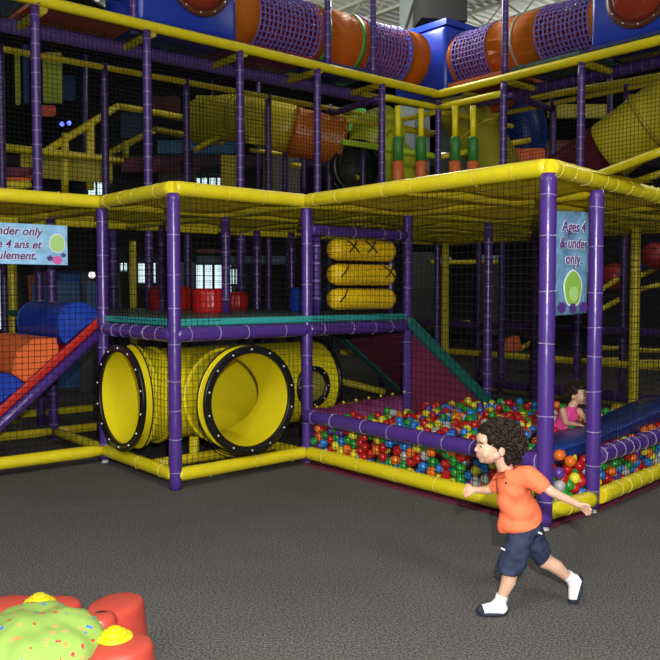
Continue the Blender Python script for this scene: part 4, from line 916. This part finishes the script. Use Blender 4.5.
# ------------------------------------------------------------------ red baby activity seat in the corner
toyc = Vector((-1.12, 3.08, 0))
t = thing('baby_activity_seat', toyc, 'red plastic baby activity seat with a patterned green cloth in the bottom left corner', 'activity seat')
def TP(a, r, z): return toyc+Vector((math.cos(a)*r, math.sin(a)*r, z))
bm = New(); K = 48
for q in range(K):
    a = 2*PI*q/K; capsule(bm, TP(a, .36, .05), TP(a, .325, .18), .06, .055, n=8)
a_tube(bm, [TP(2*PI*q/K, .27, .225) for q in range(K+1)], .03, n=10, caps=False)
def drumlike(x, y, rx, ry, z0, z1, rot=0, taper=.85):
    M = Matrix.Translation(toyc+Vector((x, y, (z0+z1)/2))) @ Matrix.Rotation(rot, 4, 'Z') @ Matrix.Diagonal((rx, ry, 1, 1))
    bmesh.ops.create_cone(bm, cap_ends=True, segments=40, radius1=1, radius2=taper, depth=z1-z0, matrix=M)
    c = toyc+Vector((x, y, z1)); a_ball(bm, c, 1, sc=(rx*taper*.97, ry*taper*.97, .022), rot=Quaternion((0, 0, 1), rot), u=28, v=12)
drumlike(0, 0, .275, .275, .03, .21)
drumlike(.215, .365, .125, .165, .02, .265, -.35)
drumlike(.335, .0, .135, .14, .02, .25)
drumlike(.20, .20, .07, .07, .1, .272)
drumlike(-.26, .40, .15, .12, .02, .25, .4)
drumlike(-.06, .45, .12, .10, .02, .235)
drumlike(-.38, -.02, .14, .15, .02, .25); drumlike(.15, -.36, .15, .13, .02, .25); drumlike(-.2, -.36, .14, .13, .02, .25)
me = remeshed(bm, .008, 16); put_me('moulded_tray', me, redp, t)
blkh = mat('dark_hole', (.01, .008, .008), .6)
for x, y, z in ((.195, .215, .289), (-.19, .40, .262)):
    bm = New(); a_ball(bm, toyc+Vector((x, y, z)), .02, sc=(1.15, .8, .25), u=14, v=8); put('speaker_hole', bm, blkh, t)
def knob(c, r, tilt=0):
    o = empty('knob', c-toyc); o.parent = t
    for nm, R0, h, z in (('knob_base', r, .02, 0), ('knob_step', r*.70, .016, .018), ('knob_cap', r*.44, .014, .032)):
        bm = New(); bmesh.ops.create_cone(bm, cap_ends=True, segments=32, radius1=R0, radius2=R0*.92, depth=h, matrix=Matrix.Translation(c+ZZ*(z+h/2)))
        bmesh.ops.bevel(bm, geom=[e for e in bm.edges if abs(e.verts[0].co.z-e.verts[1].co.z) < 1e-5], offset=.006, segments=3, affect='EDGES')
        me = bpy.data.meshes.new(nm); bmesh.ops.translate(bm, verts=bm.verts, vec=-c); bm.to_mesh(me); bm.free(); me.materials.append(ypl)
        p = bpy.data.objects.new(nm, me); COL.objects.link(p); p.parent = o
        for f in me.polygons: f.use_smooth = len(f.vertices) == 4
knob(toyc+Vector((.30, .02, .262)), .072); knob(toyc+Vector((-.12, .40, .25)), .072)
cloth = spots('green_printed_cloth', (.25, .40, .075), [(.55, .05, .03), (.05, .18, .60), (.75, .25, .05), (.50, .04, .05), (.62, .30, .12)], 24)
bm = New(); rows = []; na = 60; nr = 14
for b in range(nr+1):
    s = b/nr
    rows.append([bm.verts.new(toyc+Vector((.0, .0, 0))+Vector((math.cos(a), math.sin(a), 0))*.275*s*(1+.02*math.sin(a*9)*s)+ZZ*(.235+.135*math.sqrt(max(0, 1-(s*.98)**2.2))+.010*noise.noise(Vector((math.cos(a)*s*2.5, math.sin(a)*s*2.5, 2)))*2+.007*math.sin(a*13+s*2)*s*s-.035*max(0, s-.85)/.15)) for a in (2*PI*q/na for q in range(na))])
for A, B in zip(rows[1:], rows[2:]):
    for q in range(na): bm.faces.new((A[q], A[(q+1) % na], B[(q+1) % na], B[q]))
hem_pts = [v.co.copy() for v in rows[-1]]; hem_pts.append(hem_pts[0].copy())
cv = rows[0][0]
for q in range(na): bm.faces.new((cv, rows[1][(q+1) % na], rows[1][q]))
bmesh.ops.delete(bm, geom=[v for v in rows[0][1:]], context='VERTS'); bmesh.ops.recalc_face_normals(bm, faces=bm.faces[:]); bmesh.ops.solidify(bm, geom=bm.faces[:], thickness=.004)
o = put('cloth_cover', bm, cloth, t)
bm = New(); a_tube(bm, hem_pts, .006, n=6, caps=False); put('cloth_hem', bm, mat('green_hem', (.36, .58, .10), .8), t)
bm = New(); c = toyc+Vector((.19, .155, .276)); a_box(bm, c, Vector((.014, .008, -.010)), Vector((-.012, .022, -.010)), Vector((.002, .001, .003))); put('care_label', bm, white, t, smooth=False)
# ------------------------------------------------------------------ the running boy
skin = mat('skin', (.60, .36, .25), .5, .4, var=.06, vscale=12); skin.node_tree.nodes['Principled BSDF'].inputs['Subsurface Weight'].default_value = .08
skin.node_tree.nodes['Principled BSDF'].inputs['Subsurface Radius'].default_value = (.02, .008, .004)
hairm = mat('dark_brown_curls', (.017, .0095, .006), .6, .25, var=.5, vscale=25)
shirtm = mat('orange_cotton', (.86, .175, .075), .85, .2, bump=.25, bscale=18); shortm = mat('navy_cotton', (.026, .036, .072), .85, .2, var=.3, vscale=16, bump=.4, bscale=14)
sockm = mat('white_sock', (.78, .78, .80), .9, .1, bump=.2, bscale=60); navy = mat('navy_sole', (.012, .018, .04), .8)
Y0 = 4.06
t = thing('person', Vector((at(520, 612, Y0).x, Y0, 0)), 'small curly-haired boy in orange polo shirt and navy shorts running to the left', 'person')
def A_(x, y, Y=Y0): return at(x, y, Y)
hc = A_(495, 444, Y0)                       # middle of the skull
head = lambda x, y, z: hc+Vector((x, y, z))
bm = New()
# skull, face (looking to -x, turned a little toward the camera)
yaw = Quaternion((0, 0, 1), .16)
def hd(x, y, z): return hc+yaw @ Vector((x, y, z))   # x forward is negative
a_ball(bm, hd(.012, 0, .012), 1, sc=(.084, .073, .084), rot=yaw, u=24, v=16)
a_ball(bm, hd(-.035, 0, -.03), 1, sc=(.060, .058, .066), rot=yaw, u=24, v=16)
a_ball(bm, hd(-.062, 0, .028), 1, sc=(.032, .050, .034), rot=yaw)         # forehead
a_ball(bm, hd(-.064, 0, -.076), 1, sc=(.018, .022, .016), rot=yaw)        # chin
capsule(bm, hd(-.060, -.012, -.070), hd(-.005, -.046, -.045), .018, .02); capsule(bm, hd(-.060, .012, -.070), hd(-.005, .046, -.045), .018, .02)
for s in (-1, 1): a_ball(bm, hd(-.055, s*.033, -.036), 1, sc=(.028, .026, .030), rot=yaw)   # cheeks
capsule(bm, hd(-.086, 0, -.004), hd(-.097, 0, -.026), .006, .0095); a_ball(bm, hd(-.090, 0, -.029), 1, sc=(.010, .013, .007), rot=yaw)   # nose
a_ball(bm, hd(-.086, 0, -.050), 1, sc=(.009, .019, .006), rot=yaw); a_ball(bm, hd(-.083, 0, -.061), 1, sc=(.009, .016, .006), rot=yaw)
for s in (-1, 1):                                                            # ears
    a_ball(bm, hd(.008, s*.074, -.022), 1, sc=(.018, .009, .026), rot=yaw)
nk = A_(506, 470, Y0+.0)
capsule(bm, hc+Vector((.028, 0, -.06)), nk+Vector((.004, 0, -.01)), .040, .040)
# trunk under the clothes
chest = A_(516, 488); waist = A_(522, 515); hipc = A_(526, 530)
a_ball(bm, chest, 1, sc=(.058, .075, .08)); capsule(bm, chest, hipc, .055, .055); a_ball(bm, hipc, 1, sc=(.055, .074, .05))
# arms
sn = A_(530, 474, Y0-.085); en = A_(552, 492, Y0-.13); wn = A_(579, 505, Y0-.13)
sf = A_(504, 477, Y0+.09); ef = A_(489, 490, Y0+.15); wf_ = A_(474, 490, Y0+.12)
chain(bm, [sn, en, wn], [.030, .024, .016]); chain(bm, [sf, ef, wf_], [.032, .024, .016])
chain(bm, [chest+ZZ*.035, sn], [.045, .032]); chain(bm, [chest+ZZ*.035, sf], [.045, .032])
def hand(w, d, side, curl, thumb):
    """w wrist, d pointing direction, side the across-palm direction, curl the closing direction"""
    d = d.normalized(); side = (side-d*side.dot(d)).normalized(); curl = d.cross(side)*curl
    palm = w+d*.030
    for s in (-1, -.33, .33, 1): capsule(bm, w+d*.006+side*s*.008, palm+side*s*.0155, .011, .0085, n=8)
    for k, s in enumerate((-1, -.33, .33, 1)):
        ln = (.026, .031, .029, .022)[k]; b = palm+side*s*.0175; m1 = b+(d*1+side*s*.16+curl*.15).normalized()*ln*.55; m2 = m1+(d*1+side*s*.14+curl*.55).normalized()*ln*.45; m3 = m2+(d*1+curl*.9).normalized()*ln*.28
        chain(bm, [b, m1, m2, m3], [.0068, .0064, .0058, .005])
    tb = w+d*.010+side*thumb*.016; t1 = tb+(d*.7+side*thumb*.9+curl*.2).normalized()*.018; t2 = t1+(d*1+side*thumb*.35+curl*.3).normalized()*.016
    chain(bm, [tb, t1, t2], [.0085, .0075, .006])
hand(wn, (A_(593, 513, Y0-.13)-wn), Vector((.2, -.5, .6)), 1, 1)
hand(wf_, (A_(462, 493, Y0+.10)-wf_), Vector((.1, .3, 1)), -1, 1)
# legs
hn = A_(523, 532, Y0-.045); kn = A_(511, 570, Y0-.06); an = A_(500, 603, Y0-.07)
hf = A_(531, 532, Y0+.045); kf = A_(546, 561, Y0+.055); af = A_(573, 581, Y0+.07)
def leg(h, k, a, fwd):
    mid = (k+a)/2
    chain(bm, [h, (h+k)/2, k], [.046, .044, .037]); chain(bm, [k, k+(a-k)*.35+fwd*-.006, k+(a-k)*.75, a], [.037, .037, .026, .022])
    a_ball(bm, k+fwd*.008, .034)
leg(hn, kn, an, Vector((-1, 0, 0))); leg(hf, kf, af, Vector((-.6, 0, -.8)))
# feet (inside the socks)
fn_t = A_(480, 611, Y0-.075); chain(bm, [an, A_(503, 608, Y0-.07), fn_t], [.022, .022, .018])
ff_t = A_(573, 602, Y0+.07); chain(bm, [af, A_(577, 580, Y0+.07), ff_t], [.022, .022, .018])
me = remeshed(bm, .0034, 6, .45); body = put_me('body', me, skin, t)
# face marks
for s in (-1, 1):
    bm = New(); a_ball(bm, hd(-.0790, s*.031, -.004), 1, sc=(.006, .0085, .0040), rot=yaw, u=12, v=8); put('eye', bm, mat('eye_white', (.7, .68, .66), .2), body)
    bm = New(); a_ball(bm, hd(-.0825, s*.032, -.004), 1, sc=(.0045, .0062, .0048), rot=yaw, u=10, v=8); put('iris', bm, mat('iris_dark', (.02, .012, .008), .2), body)
    bm = New(); a_tube(bm, [hd(-.089, s*.017, .014), hd(-.090, s*.030, .018), hd(-.080, s*.044, .013)], .0028, n=6); put('eyebrow', bm, hairm, body)
bm = New(); a_tube(bm, [hd(-.084, -.018, -.053), hd(-.093, -.008, -.056), hd(-.0945, 0, -.0565), hd(-.093, .008, -.056), hd(-.084, .018, -.053)], .0026, n=6); put('lips', bm, mat('lips', (.45, .14, .11), .5), body)
# hair
def curls(c, rad, test, n, seed, size=.011, thick=.0042, tests=None):
    rr = random.Random(seed); bm = New()
    for _ in range(n):
        while 1:
            v = Vector((rr.gauss(0, 1), rr.gauss(0, 1), rr.gauss(0, 1))).normalized()
            if test(v): break
        p = c+Vector((v.x*rad[0], v.y*rad[1], v.z*rad[2]))*rr.uniform(.93, 1.08); x, y, z = frame(v, Vector((rr.gauss(0, 1), rr.gauss(0, 1), rr.gauss(0, 1))).normalized() if abs(v.z) < 2 else None)
        if x.length < .1: continue
        x.normalize(); y = z.cross(x); s = size*rr.uniform(.7, 1.4); dirn = (x*rr.gauss(0, 1)+y*rr.gauss(0, 1)-ZZ*.6).normalized(); ph = rr.uniform(0, 6); e1 = v.cross(dirn); e1 = e1.normalized() if e1.length > .01 else x
        a_tube(bm, [p+dirn*(q*s*.22)+v*math.cos(ph+q*.95)*s*.7+e1*math.sin(ph+q*.95)*s*.7 for q in range(10)], thick, n=5, rs=[thick*(1-.6*abs(q/4.5-1)**2) for q in range(10)])
    return bm
hcen = hc+Vector((.014, 0, .012))
def hair_ok(v):
    lv = yaw.inverted() @ v
    if lv.x < -.45: return lv.z > .42+(-lv.x-.45)*.5
    if lv.z < -.85: return False
    if lv.x < .05: return lv.z > -.05
    return lv.x > .0+(-lv.z)*.25
bm = New(); a_ball(bm, hcen+Vector((.014, 0, .018)), 1, sc=(.092, .088, .090), u=28, v=18); a_ball(bm, hcen+Vector((.055, 0, -.035)), 1, sc=(.056, .074, .066), u=20, v=12)
a_ball(bm, hcen+Vector((-.045, 0, .055)), 1, sc=(.05, .062, .035), u=20, v=12)
for v in bm.verts: v.co += (v.co-hcen).normalized()*.009*noise.noise(v.co*45)*1.5
h = put('hair', bm, hairm, body)
bm = curls(hcen+Vector((.016, 0, .008)), (.101, .096, .100), hair_ok, 430, 3, size=.019, thick=.0062); put('curls', bm, hairm, h)
# shirt: shell round the trunk with open collar, short sleeves
def shell_rings(rings, m, name, parent, n=40, thick=.004, amp=.004, seed=0):
    """rings: (centre, half-depth vector, half-width vector)"""
    bm = New(); V = []
    for k, (c, a, b) in enumerate(rings):
        V.append([bm.verts.new(c+a*math.cos(q)+b*math.sin(q)+(a*math.cos(q)+b*math.sin(q)).normalized()*amp*noise.noise(Vector((math.cos(q)*2.5, math.sin(q)*2.5, k*.45+seed)))*2) for q in (2*PI*s/n for s in range(n))])
    for A, B in zip(V, V[1:]):
        for q in range(n): bm.faces.new((A[q], A[(q+1) % n], B[(q+1) % n], B[q]))
    bmesh.ops.recalc_face_normals(bm, faces=bm.faces[:]); bmesh.ops.solidify(bm, geom=bm.faces[:], thickness=thick)
    return put(name, bm, m, parent)
bm = New()
a_ball(bm, A_(512, 487), 1, sc=(.078, .098, .085), u=24, v=14); capsule(bm, A_(515, 490), A_(517, 512), .078, .083)
a_ball(bm, A_(518, 510), 1, sc=(.088, .10, .07)); a_ball(bm, A_(520, 524), 1, sc=(.112, .115, .055)); capsule(bm, A_(512, 512), A_(509, 526), .058, .060); capsule(bm, A_(525, 505), A_(530, 516), .06, .062)
a_ball(bm, A_(508, 500, Y0-.02), 1, sc=(.055, .06, .08))
chain(bm, [A_(509, 478), A_(508, 472)], [.062, .048])
chain(bm, [A_(515, 479, Y0-.03), sn+Vector((-.004, 0, -.010)), A_(542, 486, Y0-.115)], [.070, .054, .045]); chain(bm, [A_(510, 480, Y0+.03), sf, A_(495, 487, Y0+.13)], [.06, .045, .038])
me = remeshed(bm, .0055, 34)
# cut the shell open at the hem, neck and cuffs
b2 = New(); b2.from_mesh(me)
def cut(b2, p, n_, lim=None):
    n_ = n_.normalized(); geo = b2.verts[:]+b2.edges[:]+b2.faces[:]
    fs = [f for f in b2.faces if lim is None or (f.calc_center_median()-p).length < lim]
    es = {e for f in fs for e in f.edges}; vs_ = {v for f in fs for v in f.verts}
    bmesh.ops.bisect_plane(b2, geom=list(vs_)+list(es)+fs, plane_co=p, plane_no=n_, dist=1e-5)
    dele = [f for f in b2.faces if (f.calc_center_median()-p).dot(n_) > 0 and (lim is None or (f.calc_center_median()-p).length < lim*1.02)]
    bmesh.ops.delete(b2, geom=dele, context='FACES')
cut(b2, A_(519, 526), Vector((.30, 0, -.95)))
cut(b2, A_(508, 467), Vector((-.25, 0, 1)), .07)
cut(b2, A_(545, 490, Y0-.12), (A_(545, 490, Y0-.12)-sn), .055)
cut(b2, A_(492, 488, Y0+.135), (A_(492, 488, Y0+.135)-sf), .055)
for v in b2.verts:
    d = .0025*noise.noise(v.co*14+Vector((3, 1, 0)))+.0022*noise.noise(Vector((v.co.x*30+v.co.z*18, v.co.y*20, v.co.z*14))); v.co += v.normal*d*1.6
bmesh.ops.solidify(b2, geom=b2.faces[:], thickness=.004); b2.to_mesh(me); b2.free(); shirt = put_me('polo_shirt', me, shirtm, body)
# collar
bm = New(); cc = A_(507, 471); ax = Vector((-.2, 0, 1)).normalized(); x, y, z = frame(ax, Vector((0, 1, 0)))
P = [[], [], []]
for q in range(25):
    a = -2.75+5.5*q/24; e = x*math.cos(a)+y*math.sin(a)   # opening toward the front
    e = Vector((math.cos(a), math.sin(a), 0))
    P[0].append(bm.verts.new(cc+Vector((e.x*.048, e.y*.050, -.002-.0*e.x))+ZZ*(.018*e.x)))
    P[1].append(bm.verts.new(cc+Vector((e.x*.050, e.y*.052, .016))+ZZ*(.018*e.x)))
    P[2].append(bm.verts.new(cc+Vector((e.x*.070, e.y*.074, -.012))+ZZ*(.020*e.x)))
for A, B in zip(P, P[1:]):
    for q in range(24): bm.faces.new((A[q], A[q+1], B[q+1], B[q]))
bmesh.ops.solidify(bm, geom=bm.faces[:], thickness=.004); put('collar', bm, shirtm, shirt)
bm = New(); c = A_(506, 483, Y0-.101); a_ball(bm, c, 1, sc=(.0055, .004, .006), u=10, v=6); put('chest_emblem', bm, navy, shirt)
for q in range(2):
    bm = New(); c = A_(494-q*.5+q, 478+q*6, Y0-.03); a_ball(bm, c+Vector((.0, 0, 0)), .004, u=8, v=6); put('button', bm, shirtm, shirt)
# shorts
bm = New(); a_ball(bm, A_(526, 527), 1, sc=(.076, .088, .055), u=24, v=12)
chain(bm, [A_(523, 531, Y0-.04), A_(516, 552, Y0-.05), A_(509, 569, Y0-.06)], [.066, .068, .062]); chain(bm, [A_(531, 531, Y0+.04), A_(536, 546, Y0+.05), A_(543, 557, Y0+.06)], [.064, .062, .052])
a_ball(bm, A_(515, 563, Y0-.055), 1, sc=(.06, .062, .045))
me = remeshed(bm, .0055, 12); b2 = New(); b2.from_mesh(me)
cut(b2, A_(508, 572, Y0-.06), Vector((-.15, 0, -1)), .14); cut(b2, A_(544, 558, Y0+.06), Vector((.75, 0, -.66)), .09); cut(b2, A_(527, 514), ZZ)
for v in b2.verts:
    d = .005*noise.noise(v.co*16)+.003*noise.noise(v.co*34); v.co += v.normal*d*1.7
bmesh.ops.solidify(b2, geom=b2.faces[:], thickness=.004); b2.to_mesh(me); b2.free(); sh = put_me('shorts', me, shortm, body)
for x, y, Y in ((503, 549, Y0-.125), (540, 533, Y0-.10)):
    bm = New(); a_box(bm, A_(x, y, Y), Vector((.009, 0, -.004)), Vector((0, .004, 0)), Vector((.001, 0, .003))); put('pocket_tag', bm, white, sh, smooth=False)
# slipper socks
def sock(an_, heel, toe, up, nm):
    d = (toe-heel).normalized()
    bm = New(); chain(bm, [an_+up*.032, an_, heel], [.031, .030, .028]); chain(bm, [heel, (heel+toe)/2+up*.004, toe], [.029, .031, .024]); chain(bm, [an_, (heel+toe)/2], [.030, .028])
    me = remeshed(bm, .004, 4); b2 = New(); b2.from_mesh(me); cut(b2, an_+up*.036, up, .06); b2.to_mesh(me); b2.free(); s = put_me('slipper_sock', me, sockm, body)
    side = d.cross(up).normalized(); un = side.cross(d).normalized()
    if un.dot(up) < 0: un = -un
    bm = New(); base = (heel+toe)/2-un*.019; ln = (toe-heel).length/2+.024
    a_ball(bm, base, 1, sc=(ln, .032, .0155), rot=Matrix((d, un.cross(d), un)).transposed().to_quaternion(), u=24, v=12); put('navy_sole', bm, navy, s)
    bm = New(); a_ball(bm, toe-un*.002+d*.004, 1, sc=(.0255, .0265, .0255), rot=Matrix((d, un.cross(d), un)).transposed().to_quaternion(), u=18, v=12); put('navy_toe', bm, navy, s)
    bm = New(); a_ball(bm, heel-un*.006-d*.006, 1, sc=(.0255, .025, .024), rot=Matrix((d, un.cross(d), un)).transposed().to_quaternion(), u=18, v=12); put('navy_heel', bm, navy, s)
sock(A_(500, 602, Y0-.07), A_(502, 609, Y0-.07), A_(482, 609.5, Y0-.075), (kn-an).normalized(), 'n')
sock(A_(572, 579, Y0+.07), A_(577, 580, Y0+.07), A_(573, 599, Y0+.07), (kf-af).normalized(), 'f')
# ------------------------------------------------------------------ the girl in the pit
Yg = 7.0
gt = thing('person', Vector((at(570, 420, Yg).x, Yg, .1)), 'toddler girl in a bright pink sleeveless top leaning on the blue ramp', 'person')
G = lambda x, y, Y=Yg: at(x, y, Y)
ghc = G(578, 394, Yg); gy = Quaternion((0, 0, 1), PI*.74)
def gh(x, y, z): return ghc+gy @ Vector((x, y, z))       # forward is local -x
bm = New(); a_ball(bm, gh(.012, 0, .012), 1, sc=(.082, .072, .080), rot=gy, u=20, v=14); a_ball(bm, gh(-.032, 0, -.028), 1, sc=(.054, .055, .058), rot=gy, u=20, v=14)
for s in (-1, 1): a_ball(bm, gh(-.055, s*.03, -.036), .024)
a_ball(bm, gh(-.07, 0, -.07), 1, sc=(.018, .02, .016), rot=gy); capsule(bm, gh(-.08, 0, -.004), gh(-.094, 0, -.022), .006, .010)
for s in (-1, 1): a_ball(bm, gh(.008, s*.07, -.018), 1, sc=(.016, .009, .022), rot=gy)
gn = G(572, 406); capsule(bm, ghc+Vector((-.01, 0, -.05)), gn, .034, .036)
gc = G(568, 416); gb = G(561, 430, Yg+.04)
a_ball(bm, gc, 1, sc=(.085, .065, .07)); capsule(bm, gc, gb, .065, .075); capsule(bm, gb, gb+Vector((-.02, .1, -.2)), .06, .05)
s1 = G(563, 411, Yg-.06); e1 = G(566, 423, Yg-.14); w1 = G(577, 424.5, Yg-.24); s2 = G(579, 411, Yg-.0); e2 = G(586, 420, Yg-.1); w2 = G(586, 422, Yg-.22)
chain(bm, [s1, e1, w1], [.029, .022, .015]); chain(bm, [s2, e2, w2], [.029, .022, .015])
hand(w1, Vector((1, -.5, -.05)), Vector((.4, 1, 0)), -1, 1); hand(w2, Vector((.3, -1, -.05)), Vector((1, .3, 0)), 1, -1)
me = remeshed(bm, .0045, 3, .4); gbody = put_me('body', me, skin, gt)
for s in (-1, 1):
    bm = New(); a_ball(bm, gh(-.077, s*.027, -.004), 1, sc=(.007, .010, .006), rot=gy, u=10, v=8); put('eye', bm, mat('iris_dark', (.02, .012, .008)), gbody)
    bm = New(); a_tube(bm, [gh(-.083, s*.014, .013), gh(-.084, s*.027, .016), gh(-.075, s*.04, .012)], .0026, n=5); put('eyebrow', bm, hairm, gbody)
bm = New(); a_tube(bm, [gh(-.084, -.014, -.050), gh(-.091, 0, -.052), gh(-.084, .014, -.050)], .0035, n=6); put('lips', bm, mat('lips', (.5, .2, .16)), gbody)
bm = New(); a_ball(bm, gh(.03, 0, .022), 1, sc=(.086, .085, .082), rot=gy, u=24, v=14); a_ball(bm, gh(-.03, 0, .062), 1, sc=(.05, .06, .026), rot=gy)
for v in bm.verts: v.co += (v.co-ghc).normalized()*.012*noise.noise(v.co*40)
gh_ = put('hair', bm, hairm, gbody)
def gok(v):
    lv = gy.inverted() @ v
    return (lv.z > .45 if lv.x < -.3 else lv.z > -.1 if lv.x < .2 else lv.z > -.8)
put('curls', curls(gh(.02, 0, .015), (.095, .092, .092), gok, 260, 5, size=.012, thick=.005), hairm, gh_)
bm = New(); a_ball(bm, gc+Vector((0, 0, -.005)), 1, sc=(.093, .074, .072)); capsule(bm, gc, gb, .074, .088); capsule(bm, gb, gb+Vector((-.02, .06, -.10)), .088, .09); chain(bm, [gc, gn-ZZ*.012], [.06, .044])
for q in range(7): a_ball(bm, gb+Vector((math.cos(q)*.075, math.sin(q)*.06-.02, -.02)), .035)
me = remeshed(bm, .006, 4); b2 = New(); b2.from_mesh(me); cut(b2, gn-ZZ*.004, ZZ, .08)
for v in b2.verts: v.co += v.normal*.007*noise.noise(v.co*22)
bmesh.ops.solidify(b2, geom=b2.faces[:], thickness=.004); b2.to_mesh(me); b2.free(); put_me('pink_top', me, mat('pink_cotton', (.72, .05, .26), .8, var=.15, vscale=30), gbody)
# ------------------------------------------------------------------ camera, light
cam_d = bpy.data.cameras.new('camera'); cam = bpy.data.objects.new('camera', cam_d); COL.objects.link(cam)
cam_d.sensor_width = 36; cam_d.lens = F_PX/660*36; cam_d.clip_end = 200; cam.location = (0, 0, EYE); cam.rotation_euler = (PI/2-PITCH, 0, 0)
SC.camera = cam
def area(name, loc, rot, size, power, col=(1, 1, 1), sy=None):
    d = bpy.data.lights.new(name, 'AREA'); d.energy = power; d.color = col; d.size = size
    if sy: d.shape = 'RECTANGLE'; d.size_y = sy
    o = bpy.data.objects.new(name, d); COL.objects.link(o); o.location = loc; o.rotation_euler = rot; return o
area('camera_flash', (.14, -.02, 1.90), (PI/2-.05, 0, 0), .07, 235, (1, .98, .95))
for x, y, pw in ((-6, 11, 170), (1, 14, 190), (8, 11, 170), (-3, 19, 220), (6, 20, 220), (-4, -3, 620), (4, -3, 620), (0, 1, 230)):  # the strong pair behind the camera is added as frontal fill
    d = bpy.data.lights.new('hall_and_fill_lamp', 'POINT'); d.energy = pw; d.color = (1, .97, .9); d.shadow_soft_size = .35
    o = bpy.data.objects.new('hall_and_fill_lamp', d); COL.objects.link(o); o.location = (x, y, 6.7)
wd = bpy.data.worlds.new('hall_air'); SC.world = wd; wd.use_nodes = True
wd.node_tree.nodes['Background'].inputs[0].default_value = (.75, .85, 1, 1); wd.node_tree.nodes['Background'].inputs[1].default_value = .22
vs = SC.view_settings; vs.view_transform = 'Standard'; vs.look = 'None'; vs.gamma = 1; vs.exposure = .25; vs.use_curve_mapping = False
